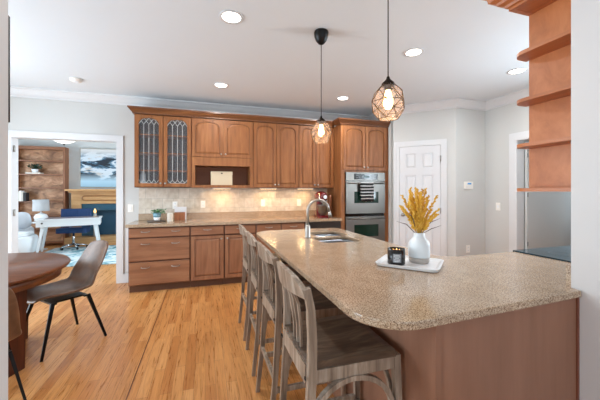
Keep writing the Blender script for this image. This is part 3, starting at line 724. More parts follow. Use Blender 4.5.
# ------------------------------------------------------------------ bar stools (facing +X)
def make_stool():
    t = thing('bar_stool', 'x', 'stool', (0, 0, 0), 0, 'weathered stools along the island')
    g = M['grey_wood']
    SZ = .69; W = .185
    for s in (-1, 1):
        # rear post: floor -> seat -> top, leaning back
        pts = [(-.232, s*.190, 0), (-.20, s*.186, .30), (-.180, s*.182, .62), (-.178, s*.185, .78), (-.186, s*.192, .90), (-.204, s*.198, .985)]
        bm = B(); tube(bm, pts, [.017, .020, .024, .023, .021, .018], 4, flat=(1.0, .85), up=(1, 0, 0)); obj('leg', bm, g, t, .002)
        bm = B(); tube(bm, [(.224, s*.195, 0), (.203, s*.18, .62), (.202, s*.18, .664)], [.017, .022, .022], 4, flat=(1, .9), up=(1, 0, 0)); obj('leg', bm, g, t, .002)
    # seat, slightly dished
    bm = B(); nx, ny = 10, 8; T = []; Bt = []
    for i in range(nx+1):
        u = i/nx; x = -.195+.385*u; hw = .178+.022*u
        T.append([]); Bt.append([])
        for j in range(ny+1):
            v = 2*j/ny-1; y = hw*v; z = SZ-.014*math.cos(v*PI/2)*math.sin(PI*min(1, u*1.1+.05))
            T[i].append(bm.verts.new((x, y, z))); Bt[i].append(bm.verts.new((x, y, SZ-.028)))
    for i in range(nx):
        for j in range(ny):
            bm.faces.new([T[i][j], T[i+1][j], T[i+1][j+1], T[i][j+1]]).smooth = True; bm.faces.new([Bt[i][j], Bt[i][j+1], Bt[i+1][j+1], Bt[i+1][j]])
    for i in range(nx): bm.faces.new([T[i][0], Bt[i][0], Bt[i+1][0], T[i+1][0]]); bm.faces.new([T[i][ny], T[i+1][ny], Bt[i+1][ny], Bt[i][ny]])
    for j in range(ny): bm.faces.new([T[0][j], T[0][j+1], Bt[0][j+1], Bt[0][j]]); bm.faces.new([T[nx][j], Bt[nx][j], Bt[nx][j+1], T[nx][j+1]])
    obj('seat', bm, M['grey_wood_seat'], t)
    for s in (-1, 1):
        bm = B(); bar(bm, (-.165, s*.178, .635), (.185, s*.182, .635), .02, .05); obj('apron', bm, g, t, .002)
    bm = B(); bar(bm, (.192, -.165, .635), (.192, .165, .635), .02, .05); obj('apron', bm, g, t, .002)
    bm = B(); bar(bm, (-.192, -.168, .640), (-.192, .168, .640), .018, .075); obj('lower_back_rail', bm, g, t, .002)
    # crest rail: curved, bows backward, wide blade shape
    bm = B(); n = 14; R = []
    for i in range(n+1):
        v = 2*i/n-1; y = v*.206; x = -.202-.035*(1-v*v); zt = 1.03-.048*abs(v)**3; zb = .942+.004*abs(v); th_ = .011
        R.append([bm.verts.new(p) for p in ((x-th_-.012, y, zt), (x+th_-.012, y, zt), (x+th_, y, zb), (x-th_, y, zb))])
    for a, b in zip(R, R[1:]):
        for k in range(4): bm.faces.new([a[k], a[(k+1) % 4], b[(k+1) % 4], b[k]])
    bm.faces.new(R[0][::-1]); bm.faces.new(R[-1]); obj('crest_rail', bm, g, t, .003)
    for y in (-.062, 0, .062):
        bm = B(); pts = [(-.178, y*.75, .68), (-.180, y*.85, .77), (-.196, y, .88), (-.224, y*1.15, .955)]
        tube(bm, pts, [.008, .0095, .0095, .009], 4, flat=(.8, 1.1), up=(1, 0, 0)); obj('slat', bm, g, t, .0015)
    # bentwood hoops under the seat (sides and rear/front)
    for s in (-1, 1):
        bm = B(); pts = [(.0+.185*math.cos(PI*i/16), s*.183, .425+.178*math.sin(PI*i/16)) for i in range(17)]
        tube(bm, pts, .016, 4, flat=(.9, 1.1), up=(1, 0, 0)); obj('hoop', bm, g, t, .0015)
    bm = B(); pts = [(.196, .160*math.cos(PI*i/16), .45+.15*math.sin(PI*i/16)) for i in range(17)]
    tube(bm, pts, .012, 4, up=(0, 1, 0)); obj('hoop', bm, g, t, .0015)
    # stretchers
    bm = B(); bar(bm, (-.202, -.178, .30), (-.202, .178, .30), .018, .028); obj('stretcher', bm, g, t, .0015)
    bm = B(); bar(bm, (.205, -.178, .22), (.205, .178, .22), .022, .035); obj('stretcher', bm, g, t, .0015)
    for s in (-1, 1):
        bm = B(); bar(bm, (-.205, s*.188, .24), (.2, s*.188, .24), .018, .028); obj('stretcher', bm, g, t, .0015)
    for s in (-1, 1):
        bm = B(); lathe(bm, [(0, 0), (.008, .001), (.009, .004), (0, .007)], seg=10); bm.transform(Matrix.Translation((-.203, s*.183, .635)) @ Matrix.Rotation(-PI/2, 4, 'Y')); obj('bolt', bm, M['blackmetal'], t)
    return t
st = make_stool()
SX = .572
st.location = (SX, 1.275, 0); st['label'] = 'nearest weathered grey bar stool, its wooden seat in full view by the counter corner'
dup(st, (SX, 1.83, 0), .01, 'weathered grey bar stool second from the camera, just behind the nearest one')
dup(st, (SX, 2.39, 0), -.01, 'weathered grey bar stool third from the camera, between two others')
dup(st, (SX, 2.94, 0), .01, 'weathered grey bar stool farthest from the camera, nearest the back cabinets')

# ------------------------------------------------------------------ on the island
ty = math.radians(-48); tcx, tcy = 1.175, 1.520
tr = thing('serving_tray', 'white rectangular tray on the island granite under the vase', 'tray', (tcx, tcy, .914), ty)
bm = B(); hw, hd = .168, .145
O = rr(-hw, hw, -hd, hd, .035); I = rr(-hw+.02, hw-.02, -hd+.02, hd-.02, .03); O2 = rr(-hw-.008, hw+.008, -hd-.008, hd+.008, .04)
In = rr(-hw+.004, hw-.004, -hd+.004, hd-.004, .036)
R = [[bm.verts.new((p[0], p[1], z)) for p in P_] for P_, z in ((I, .0006), (O, .004), (O2, .020), (In, .020), (I, .009))]
for a, b in zip(R, R[1:]):
    for k in range(len(a)): bm.faces.new([a[k], a[(k+1) % len(a)], b[(k+1) % len(a)], b[k]])
bm.faces.new(R[0]); bm.faces.new(R[-1])
bm.transform(Matrix.Translation((tcx, tcy, .914)) @ Matrix.Rotation(ty, 4, 'Z')); obj('dish', bm, M['tray'], tr)
vx, vy = 1.238, 1.517; vz = .9235
vs = thing('vase', 'pale blue-white ceramic vase with a stone band at the foot, on the white tray', 'vase', (vx, vy, vz))
bm = B(); lathe(bm, [(.058, .0335), (.0615, .04), (.0635, .07), (.0625, .105), (.058, .125), (.046, .140), (.036, .149), (.032, .162), (.032, .178), (.029, .180), (.027, .178), (.027, .16), (.045, .13), (.045, .036)], (vx, vy, vz), 40); obj('body', bm, M['ceramic'], vs)
bm = B(); lathe(bm, [(0, 0), (.052, 0), (.058, .008), (.0595, .0332), (0, .0334)], (vx, vy, vz), 40); obj('foot_band', bm, M['stoneband'], vs)
fl = thing('dried_flowers', 'golden dried grass plumes standing in the pale vase', 'flowers', (vx, vy, vz+.04))
random.seed(11)
for k in range(36):
    a = random.uniform(0, 2*PI) if k > 2 else (PI, 0, PI/2)[k]
    lean = random.uniform(.01, .10) if k > 2 else .11
    dirx = math.cos(a)*lean; diry = math.sin(a)*lean*.8
    H_ = .425+random.uniform(-.11, .035)-lean*.6
    p0 = Vector((vx+dirx*.1, vy+diry*.1, vz+.05)); p1 = Vector((vx+dirx*.2, vy+diry*.2, vz+.178)); p2 = Vector((vx+dirx*1.25, vy+diry*1.25, vz+H_+.03))
    pts = [p0, p1, p1.lerp(p2, .5)+Vector((dirx*-.08, diry*-.08, .012)), p2]
    bm = B(); tube(bm, pts, [.0015, .0015, .0014, .0008], 5)
    # seed heads along the upper part
    for i in range(44):
        f = .08+.92*i/44; q = (p1.lerp(pts[2], f*2) if f < .5 else pts[2].lerp(p2, f*2-1))
        ax = (p2-p1).normalized(); rd = Vector((random.uniform(-1, 1), random.uniform(-1, 1), random.uniform(-.2, .6)))
        rd = (rd-ax*rd.dot(ax)).normalized(); L_ = .019*(1-.5*f)
        e = q+rd*L_*.9+ax*L_*1.2
        tube(bm, [q, q.lerp(e, .5), e], [.0016, .0052, .0007], 4)
    obj('plume', bm, M['gold'], fl)
for a, L_, h in ((0.1, .17, .26), (-.25, .15, .22), (2.9, .15, .25), (.5, .13, .29), (3.4, .10, .30)):
    bm = B(); q = Vector((math.cos(a), math.sin(a)*.6, 0)); tube(bm, [Vector((vx, vy, vz+.06)), Vector((vx, vy, vz+.17))+q*.02, Vector((vx, vy, vz+h-.02))+q*L_*.55, Vector((vx, vy, vz+h))+q*L_], [.001, .0022, .003, .0006], 5); obj('grass_blade', bm, M['greygrass'], fl)
cx_, cy_ = 1.080, 1.522
cn = thing('candle_jar', 'round black jar candle with grey label beside the vase on the tray', 'candle', (cx_, cy_, .9235))
bm = B(); lathe(bm, [(0, 0), (.046, 0), (.050, .006), (.050, .092), (.046, .092), (.0435, .072), (0, .072)], (cx_, cy_, .9235), 36); obj('jar', bm, M['candle_jar'], cn)
bm = B(); lathe(bm, [(0, .0722), (.043, .0722), (.043, .078), (0, .078)], (cx_, cy_, .9235), 30); obj('wax', bm, M['wax'], cn)
for dx, dy in ((-.018, .004), (.012, -.014), (.014, .016)):
    bm = B(); lathe(bm, [(0, .078), (.003, .081), (.002, .086), (0, .091)], (cx_+dx, cy_+dy, .9235), 10); obj('flame', bm, M['flame'], cn)
bm = B(); R0 = .0505; ca = math.atan2(-cy_, -cx_)+.1
A_ = [ca-.48+.96*i/10 for i in range(11)]
q = [[bm.verts.new((cx_+R0*math.cos(a), cy_+R0*math.sin(a), .9235+z)) for a in A_] for z in (.018, .068)]
for i in range(10): bm.faces.new([q[0][i], q[0][i+1], q[1][i+1], q[1][i]])
lb = obj('label', bm, M['labelpaper'], cn)
bm = B()
for z, hw_ in ((.060, .30), (.052, .36), (.044, .22), (.034, .34), (.026, .28)):
    for i in range(7):
        a = ca-hw_+2*hw_*i/7; b = a+2*hw_/7*.65
        bm.faces.new([bm.verts.new((cx_+(R0+.0006)*math.cos(t), cy_+(R0+.0006)*math.sin(t), .9235+zz)) for t, zz in ((a, z-.0022), (b, z-.0022), (b, z+.0022), (a, z+.0022))])
obj('label_lettering', bm, M['white'], lb)

# ------------------------------------------------------------------ on the back counter
# plant on stone tray
bm = B(); lathe(bm, [(0, 0), (.10, 0), (.108, .006), (.108, .018), (0, .018)], (0, 0, 0), 28); bm.transform(Matrix.Translation((-.66, 4.72, .9145)) @ Matrix.Diagonal((1.15, .75, 1, 1))); tag(obj('stone_tray', bm, M['traydark']), 'dark oval stone slab under the potted plant on the back counter', 'tray')
def leafy(th, c, r, n, m, ls=.03, zs=.8, seed=1):
    random.seed(seed); bm = B()
    for i in range(n):
        a = random.uniform(0, 2*PI); e = random.uniform(0, 1)**.6; d_ = Vector((math.cos(a)*e, math.sin(a)*e, random.uniform(.1, 1)*zs)); p = Vector(c)+d_*r
        u = Vector((random.uniform(-1, 1), random.uniform(-1, 1), random.uniform(-.6, .6))).normalized(); v = u.cross(Vector((random.uniform(-1, 1), random.uniform(-1, 1), 1))).normalized()
        f = bm.faces.new([bm.verts.new(p-u*ls), bm.verts.new(p+v*ls*.45), bm.verts.new(p+u*ls), bm.verts.new(p-v*ls*.45)])
        tube(bm, [Vector(c), Vector(c).lerp(p, .5)+Vector((0, 0, .01)), p], .0012, 3)
    return obj('foliage', bm, m, th)
pt = thing('potted_plant', 'small green plant in a blue and white pot on the dark slab', 'plant', (-.655, 4.72, .933))
bm = B(); lathe(bm, [(0, 0), (.035, 0), (.04, .01), (.048, .045)], (-.655, 4.72, .9335), 24); obj('pot_base', bm, M['white'], pt)
bm = B(); lathe(bm, [(.048, .0455), (.056, .11), (.050, .11), (.046, .09), (0, .09)], (-.655, 4.72, .9335), 24); obj('pot', bm, M['bluepot'], pt)
leafy(pt, (-.64, 4.72, 1.02), .10, 80, M['plant'], .022, .8, 3)
bm = B(); lathe(bm, [(0, 0), (.038, 0), (.04, .004), (.04, .11), (.036, .125), (0, .127)], (-.475, 4.66, .9145), 24); tag(obj('canister', bm, M['paper']), 'short white round canister in front of the framed card on the back counter', 'canister')
pf = thing('framed_card', 'white card in a small wooden stand leaning by the outlet on the back counter', 'frame', (-.40, 4.86, .9145))
box('stand', (-.435, -.29, 4.83, 4.90, .9145, 1.035), M['woodbrown'], pf, .003); box('card', (-.44, -.27, 4.905, 4.915, .9145, 1.115), M['white'], pf)
# stand mixer
mx, my = 1.86, 4.70
mr = thing('stand_mixer', 'dark red stand mixer with steel bowl on the back counter beside the ovens', 'mixer', (mx, my, .9145), PI*.5)
def rrz(bm, x0, x1, y0, y1, r, z0, z1): prism(bm, rr(x0, x1, y0, y1, r), 'z', z0, z1)
bm = B(); rrz(bm, mx-.10, mx+.10, my-.17, my+.15, .07, .915, .95); obj('base', bm, M['red'], mr, .008)
bm = B(); rrz(bm, mx-.05, mx+.05, my+.03, my+.14, .045, .951, 1.15); obj('column', bm, M['red'], mr, .004)
bm = B(); tube(bm, [(mx, my+.17, 1.20), (mx, my+.15, 1.20), (mx, my+.05, 1.205), (mx, my-.08, 1.205), (mx, my-.15, 1.20), (mx, my-.175, 1.20)], [.03, .065, .075, .072, .06, .03], 18); obj('motor_head', bm, M['red'], mr)
bm = B(); tube(bm, [(mx, my-.165, 1.20), (mx, my-.19, 1.20)], [.03, .028], 16); obj('hub_cap', bm, M['chrome'], mr)
bm = B(); tube(bm, [(mx, my-.10, 1.195), (mx, my-.085, 1.195)], [.0735, .0755], 18); obj('trim_band', bm, M['chrome'], mr)
bm = B(); lathe(bm, [(0, 0), (.045, 0), (.05, .01), (.08, .05), (.10, .13), (.104, .14), (.098, .14), (.076, .05), (0, .012)], (mx, my-.07, .951), 28); obj('bowl', bm, M['steel'], mr)
bm = B(); tube(bm, [(mx, my-.07, 1.14), (mx, my-.07, 1.04)], [.012, .006], 8); obj('beater_shaft', bm, M['steel'], mr)
bm = B(); lathe(bm, [(0, 0), (.04, 0), (.042, .02), (.028, .05), (.024, .12), (.036, .20), (.038, .32), (.030, .37), (0, .375)], (xat(330, 4.78), 4.78, .9145), 24); tag(obj('pepper_mill', bm, M['woodbrown']), 'tall brown wooden mill right behind the red mixer', 'mill')
mr.scale = (1, 1, 1.2)
# outlets and switch
def plate(x, z, y, label, kind='outlet', loc=None, rot=0):
    t = thing('wall_outlet' if kind == 'outlet' else 'light_switch', label, 'outlet' if kind == 'outlet' else 'switch', (x, y, z), rot)
    Mx = Matrix.Translation((x, y, z)) @ Matrix.Rotation(rot, 4, 'Z')
    bm = B(); bx(bm, -.036, .036, -.006, 0, -.058, .058); bm.transform(Mx); obj('plate', bm, M['plate'], t, .002)
    if kind == 'outlet':
        for s in (-1, 1):
            bm = B(); bx(bm, -.016, .016, -.009, -.0062, s*.024-.014, s*.024+.014); bm.transform(Mx); r = obj('receptacle', bm, M['white'], t, .002)
            bm = B(); bx(bm, -.008, -.005, -.0096, -.0091, s*.024-.004, s*.024+.006); bx(bm, .005, .008, -.0096, -.0091, s*.024-.004, s*.024+.006); bm.transform(Mx); obj('slots', bm, M['black'], r)
    else:
        bm = B(); bx(bm, -.010, .010, -.012, -.0062, -.02, .02); bm.transform(Mx); obj('toggle', bm, M['white'], t, .002)
plate(xat(175, 5.006), 1.135, 5.007, 'white outlet on the tiles directly above the potted plant')
plate(xat(203, 5.006), 1.145, 5.007, 'white outlet on the tiles below the open cubby')
plate(xat(263, 5.006), 1.155, 5.007, 'white outlet on the lit tiles midway along the back counter')
plate(xat(299, 5.006), 1.155, 5.007, 'white outlet on the lit tiles just left of the mixer')
plate(-1.055, 1.10, 5.019, 'white switch on the wall strip left of the back counter', 'switch')
plate(3.88, .46, 3.644, 'white outlet low on the wall beneath the thermostat')
plate(4.229, 1.12, 3.42, 'white switch on the right wall beside the hall doorway', 'switch', rot=-PI/2)
tt = thing('thermostat', 'white thermostat with blue screen on the wall right of the pantry door', 'thermostat', (3.88, 3.645, 1.45))
box('body', (3.80, 3.955, 3.615, 3.6445, 1.385, 1.50), M['plate'], tt, .006); box('screen', (3.845, 3.915, 3.612, 3.615, 1.455, 1.48), M['lcd'], tt)

# ------------------------------------------------------------------ pendants
def pendant(x, y, ztop, label):
    K = .92
    t = thing('pendant_light', label, 'lamp', (x, y, HC), 0, 'pendants over the island')
    bm = B(); lathe(bm, [(0, 0), (.060, 0), (.064, -.010), (.060, -.045), (.046, -.080), (.026, -.104), (.010, -.112), (0, -.113)], (x, y, HC-.0005), 28); obj('canopy', bm, M['blackmetal'], t)
    bm = B(); tube(bm, [(x, y, HC-.09), (x, y, ztop+.02)], .0035, 6); obj('cord', bm, M['blackmetal'], t)
    bm = B(); lathe(bm, [(0, .04), (.008, .035), (.012, .02), (.034, .0), (.036, -.014), (.02, -.016), (.02, -.034), (0, -.035)], (x, y, ztop), 20); obj('socket', bm, M['bronze'], t)
    bm = B(); lathe(bm, [(0, -.146), (.016, -.14), (.026, -.12), (.027, -.10), (.02, -.07), (.013, -.04), (0, -.036)], (x, y, ztop), 18); obj('bulb', bm, M['bulb'], t)
    n = 6; rings = []
    for r, z, off in ((.032, -.004, 0), (.080, -.048, 0), (.100, -.104, .5), (.092, -.152, 0), (.060, -.198, .5)):
        r *= K; rings.append([Vector((x+r*math.cos(2*PI*(i+off)/n+.3), y+r*math.sin(2*PI*(i+off)/n+.3), ztop+z)) for i in range(n)])
    E_ = []; F_ = []
    for i in range(n):
        j = (i+1) % n
        E_ += [(rings[0][i], rings[1][i]), (rings[1][i], rings[2][i]), (rings[1][j], rings[2][i]), (rings[2][i], rings[3][i]), (rings[2][i], rings[3][j]), (rings[3][i], rings[3][j]), (rings[3][j], rings[4][i]), (rings[3][i], rings[4][i]), (rings[2][i], rings[2][j]), (rings[4][i], rings[4][j])]
        F_ += [(rings[0][i], rings[0][j], rings[1][j], rings[1][i]), (rings[1][i], rings[1][j], rings[2][i]), (rings[1][j], rings[2][j], rings[2][i]), (rings[2][i], rings[3][j], rings[3][i]), (rings[2][i], rings[2][j], rings[3][j]), (rings[3][i], rings[3][j], rings[4][i]), (rings[3][j], rings[4][j], rings[4][i])]
    bm = B()
    for a, b in E_: tube(bm, [a, b], .0021, 5)
    cg = obj('cage', bm, M['brass'], t)
    bm = B(); c = Vector((x, y, ztop-.1))
    for f in F_: bm.faces.new([bm.verts.new(c+(p-c)*.985) for p in f])
    obj('shade_glass', bm, M['shadeglass'], t)
    l = bpy.data.lights.new('pendant_bulb_light', 'POINT'); l.energy = .8; l.color = (1, .74, .45); l.shadow_soft_size = .03
    o = bpy.data.objects.new('pendant_bulb_light', l); C.objects.link(o); o.parent = t; o.location = (0, 0, ztop-.165-HC)
pendant(.963, 2.43, 1.972, 'farther geometric glass pendant lamp hanging over the sink end of the island')
pendant(.963, 1.431, 1.950, 'nearer geometric glass pendant lamp hanging above the white tray')
# ------------------------------------------------------------------ ceiling fixtures
def downlight(x, y, label, pw=11):
    t = thing('recessed_downlight', label, 'light', (x, y, HC), 0, 'recessed ceiling downlights')
    bm = B(); lathe(bm, [(.072, -.0005), (.095, -.0005), (.095, -.008), (.074, -.006)], (x, y, HC), 32, ring=True); obj('trim_ring', bm, M['trim'], t)
    bm = B(); lathe(bm, [(0, -.004), (.072, -.004), (.072, -.001), (0, -.001)], (x, y, HC), 32); obj('lens', bm, M['disc'], t)
    l = bpy.data.lights.new('downlight_lamp', 'AREA'); l.shape = 'DISK'; l.size = .13; l.energy = pw; l.color = (1, .99, .97)
    o = bpy.data.objects.new('downlight_lamp', l); C.objects.link(o); o.parent = t; o.location = (0, 0, -.012)
downlight(.20, 2.44, 'round ceiling downlight at the top left, over the open floor'); downlight(.20, 4.05, 'round ceiling downlight in front of the cubby cabinets')
downlight(1.96, 4.07, 'round ceiling downlight near the oven tower crown'); downlight(1.985, 2.51, 'round ceiling downlight right of the nearer pendant'); downlight(3.43, 2.545, 'round ceiling downlight near the pantry corner, left of the end shelf')
t = thing('smoke_detector', 'round white smoke detector on the ceiling above the doorway', 'detector', (-1.52, 4.37, HC))
bm = B(); lathe(bm, [(0, -.001), (.068, -.001), (.068, -.014), (.055, -.034), (.03, -.038), (0, -.038)], (-1.52, 4.37, HC), 28); obj('body', bm, M['plate'], t)
bm = B(); lathe(bm, [(.025, -.0385), (.035, -.039), (.025, -.042), (0, -.043)], (-1.52, 4.37, HC), 20); obj('sensor_cap', bm, M['white'], t)

# ------------------------------------------------------------------ dining set
tb = thing('round_dining_table', 'round dark brown wood dining table behind the near left wall', 'table', (-1.80, 2.95, 0))
TC = (-1.80, 2.95, 0)
bm = B(); lathe(bm, [(0, .71), (.66, .71), (.685, .718), (.695, .735), (.685, .75), (0, .75)], TC, 72); obj('tabletop', bm, M['table'], tb)
bm = B(); lathe(bm, [(.60, .6395), (.63, .6395), (.63, .7095), (.60, .7095)], TC, 64, ring=True); obj('apron', bm, M['table'], tb)
for a in (-22, 68, 158, 248):
    a = math.radians(a); c = Vector((TC[0]+.47*math.cos(a), TC[1]+.47*math.sin(a), 0))
    bm = B(); u = Vector((math.cos(a), math.sin(a), 0)); bar(bm, c, c+Vector((0, 0, .7)), .13, .055, up=u, w2=(.16, .07)); obj('leg', bm, M['tableleg'], tb, .004)
bm = B(); lathe(bm, [(0, .10), (.30, .10), (.32, .115), (.30, .13), (0, .13)], TC, 40); bar(bm, (TC[0]-.47*math.cos(math.radians(-22)), TC[1]-.47*math.sin(math.radians(-22)), .09), (TC[0]+.47*math.cos(math.radians(-22)), TC[1]+.47*math.sin(math.radians(-22)), .09), .08, .03)
bar(bm, (TC[0]-.47*math.cos(math.radians(68)), TC[1]-.47*math.sin(math.radians(68)), .09), (TC[0]+.47*math.cos(math.radians(68)), TC[1]+.47*math.sin(math.radians(68)), .09), .08, .03); obj('lower_shelf', bm, M['tableleg'], tb)
def make_chair():
    """faces +X, origin on floor under the seat centre"""
    t = thing('dining_chair', 'x', 'chair', (0, 0, 0), 0, 'leather chairs around the dining table')
    prof = [(.25, .425, .19), (.235, .452, .215), (.15, .452, .228), (.02, .440, .232), (-.09, .436, .230), (-.165, .455, .225), (-.205, .50, .218), (-.24, .58, .212), (-.285, .68, .202), (-.34, .79, .180), (-.365, .84, .150), (-.37, .855, .11)]
    bm = B(); n = 10; R = []
    for i, (x, z, w) in enumerate(prof):
        # normal-ish direction for wing curl: up for the seat, forward for the back
        k = max(0, min(1, (i-4)/3)); row = []
        for j in range(n+1):
            v = 2*j/n-1; c = .045*abs(v)**2.6*(1.25 if 3 < i < 8 else .75)
            row.append(bm.verts.new((x+c*k, v*w, z+c*(1-k)*.9)))
        R.append(row)
    for a, b in zip(R, R[1:]):
        for j in range(n): bm.faces.new([a[j], b[j], b[j+1], a[j+1]]).smooth = True
    o = obj('seat_shell', bm, M['leather'], t)
    md = o.modifiers.new('t', 'SOLIDIFY'); md.thickness = .022; md.offset = -1
    md = o.modifiers.new('s', 'SUBSURF'); md.levels = 1; md.render_levels = 2
    bm = B(); bx(bm, -.14, .14, -.13, .13, .395, .408); bar(bm, (.12, -.17, .402), (.12, .17, .402), .03, .014); bar(bm, (-.12, -.17, .402), (-.12, .17, .402), .03, .014); obj('under_frame', bm, M['blackmetal'], t)
    for sx in (-1, 1):
        for sy in (-1, 1):
            bm = B(); tube(bm, [(sx*.135, sy*.165, .41), (sx*.245, sy*.252, 0)], [.016, .010], 4, flat=(1.3, .8), up=(1, 0, 0)); obj('leg', bm, M['blackmetal'], t)
    return t
ch = make_chair(); ch['label'] = 'brown leather dining chair on black legs, pulled up right of the round table'
ch.location = (-1.235, 3.235, 0); ch.rotation_euler = (0, 0, math.radians(224))
dup(ch, (-1.31, 2.235, 0), math.radians(121), 'brown leather dining chair cut by the near left wall edge, in front of the table')
# dark framed picture edge by the near left wall
wd = thing('wall_frame', 'thin dark frame seen edge on beside the near left wall', 'frame', (-.66, .935, 1.5))
box('frame', (-.86, -.475, .936, .955, 1.53, 1.80), M['blackmetal'], wd); box('backing', (-.84, -.495, .956, .958, 1.55, 1.78), M['paper'], wd)

# ------------------------------------------------------------------ living room
YF = 9.05
bc = thing('bookcase', 'tall built-in stained wood bookcase with open shelves in the far room', 'bookcase', (-3.82, YF, 0))
X0, X1, Y0 = -4.34, -3.30, 8.82
box('back', (X0, X1, YF-.02, YF-.002, 0, 2.44), M['book_wood'], bc)
for a, b in ((X0, X0+.04), (X1-.04, X1)): box('side', (a, b, Y0, YF-.021, 0, 2.44), M['book_edge'], bc)
box('top', (X0+.04, X1-.04, Y0, YF-.021, 2.37, 2.44), M['book_edge'], bc)
for z in (2.075, 1.74, 1.415, 1.085, .745, .41, .08): box('shelf', (X0+.04, X1-.04, Y0+.01, YF-.021, z, z+.028), M['book_edge'], bc)
# shelf items
t = thing('potted_plant', 'dark green plant in a white pot on a bookcase shelf', 'plant', (-4.0, 8.86, 1.80))
px_ = xat(35, 8.86)
t.location = (px_, 8.86, 1.80)
bm = B(); lathe(bm, [(0, 0), (.05, 0), (.07, .08), (.06, .08), (0, .07)], (px_, 8.86, 1.802), 20); obj('pot', bm, M['white'], t); leafy(t, (px_, 8.86, 1.88), .14, 90, M['plant2'], .035, .9, 5)
tag(box('book', (px_-.15, px_+.14, 8.77, 8.95, 1.7685, 1.80), M['paper']), 'flat cream book under the plant on the bookcase', 'book')
bxs = xat(19, 8.85)
for k, (w_, h_, m_, lab) in enumerate(((.035, .23, 'paper', 'leftmost upright cream book in the bookcase row'), (.03, .25, 'white', 'white upright book, second in the bookcase row'), (.035, .22, 'paper', 'cream upright book, third in the bookcase row'), (.05, .20, 'darkbook', 'black upright book ending the bookcase row'))):
    tag(box('book', (bxs, bxs+w_, 8.78, 8.93, 1.1135, 1.1135+h_), M[m_]), lab, 'book', 'upright books in the bookcase'); bxs += w_+.004
tag(box('book', (xat(34, 8.85), xat(46, 8.85), 8.77, 8.95, 1.1135, 1.145), M['white']), 'flat white book on the bookcase shelf at lamp height', 'book')
# fireplace
fp = thing('fireplace', 'light oak fireplace mantel around a teal tiled firebox', 'fireplace', (-2.25, YF, 0))
fx0, fx1 = -3.2, -1.3
box('mantel_shelf', (fx0-.05, fx1+.05, 8.66, YF-.002, 1.355, 1.40), M['oak'], fp, .004)
bm = B(); bx(bm, fx0, fx1, 8.74, YF-.002, 1.31, 1.354); obj('mantel_moulding', bm, M['oak'], fp)
fz = box('frieze', (fx0+.03, fx1-.03, 8.82, YF-.002, 1.035, 1.309), M['oak'], fp)
bm = B(); c0, c1, zc, r = -2.88, -1.62, 1.175, .055
pp = [(c1-.0+r*math.sin(a), zc+r*math.cos(a)) for a in [PI*i/10 for i in range(11)]]+[(c0-r*math.sin(a), zc-r*math.cos(a)) for a in [PI*i/10 for i in range(11)]]
P3 = [(x, 8.815, z) for x, z in pp]; tube(bm, P3+[P3[0]], .014, 6); obj('frieze_moulding', bm, mat('mantel_moulding_shade', (150, 104, 62), .4), fz)
for a, b in ((fx0+.03, fx0+.24), (fx1-.24, fx1-.03)): box('pilaster', (a, b, 8.83, YF-.002, .22, 1.034), M['oak'], fp, .004)
tl = mat('fireplace_teal_tile', (38, 78, 98), .35)
bm = B(); bx(bm, fx0+.241, fx0+.5, 8.86, 8.90, .22, 1.034); bx(bm, fx1-.5, fx1-.241, 8.86, 8.90, .22, 1.034); bx(bm, fx0+.5, fx1-.5, 8.86, 8.90, .86, 1.034); obj('tile_surround', bm, tl, fp)
bm = B(); bx(bm, fx0+.5, fx1-.5, 9.0, 9.03, .22, .86); bx(bm, fx0+.47, fx0+.5, 8.901, 9.0, .22, .86); bx(bm, fx1-.5, fx1-.47, 8.901, 9.0, .22, .86); obj('firebox', bm, mat('firebox_dark_teal', (30, 66, 88), .5), fp)
box('hearth', (fx0-.03, fx1+.03, 8.60, YF-.002, .0, .215), M['oak'], fp, .004)
bm = B()
tube(bm, [(-2.62, 8.95, .26), (-2.2, 8.93, .28)], .045, 8); tube(bm, [(-2.55, 8.93, .33), (-2.28, 8.97, .37)], .04, 8); bm.free()
cnd = thing('pillar_candle', 'short pale candle with a flame seen in front of the firebox', 'candle', (xat(95, 8.72), 8.72, .216))
xx = xat(95, 8.72); bm = B(); lathe(bm, [(0, 0), (.035, 0), (.035, .58), (0, .58)], (xx, 8.72, .216), 16); obj('holder', bm, M['linen'], cnd); bm = B(); lathe(bm, [(0, 0), (.028, .03), (.022, .08), (0, .12)], (xx, 8.72, .797), 12); obj('flame', bm, M['flame'], cnd)
# painting
ar = thing('abstract_painting', 'large blue and white abstract cloud painting above the mantel', 'painting', (-2.35, YF, 1.95))
box('canvas', (xat(80.5, 9.0), -1.75, 9.0, 9.045, 1.46, 2.44), M['art'], ar)
xa = xat(80.5, 9.0); bm = B()
for b in ((xa-.012, xa-.0005, 8.992, 9.046, 1.45, 2.45), (-1.7495, -1.738, 8.992, 9.046, 1.45, 2.45), (xa, -1.75, 8.992, 9.046, 2.4405, 2.452), (xa, -1.75, 8.992, 9.046, 1.448, 1.4595)): bx(bm, *b)
obj('frame', bm, mat('thin_champagne_frame', (168, 160, 148), .4), ar)
# semi-flush ceiling lamp
cl = thing('ceiling_lamp', 'white bowl ceiling lamp in the far room beyond the doorway', 'lamp', (0, 0, HC))
ly = 7.5; lx = xat(64, ly); cl.location = (lx, ly, HC)
bm = B(); lathe(bm, [(0, -.385), (.06, -.38), (.14, -.355), (.20, -.315), (.215, -.285), (.205, -.285), (.13, -.335), (0, -.36)], (lx, ly, HC), 36); obj('bowl', bm, M['bowl'], cl)
bm = B(); tube(bm, [(lx, ly, HC-.02), (lx, ly, HC-.40)], .008, 8); lathe(bm, [(0, -.001), (.07, -.001), (.06, -.03), (0, -.035)], (lx, ly, HC), 24); lathe(bm, [(0, -.43), (.018, -.415), (.012, -.39), (0, -.386)], (lx, ly, HC), 14); obj('stem', bm, M['bronze'], cl)
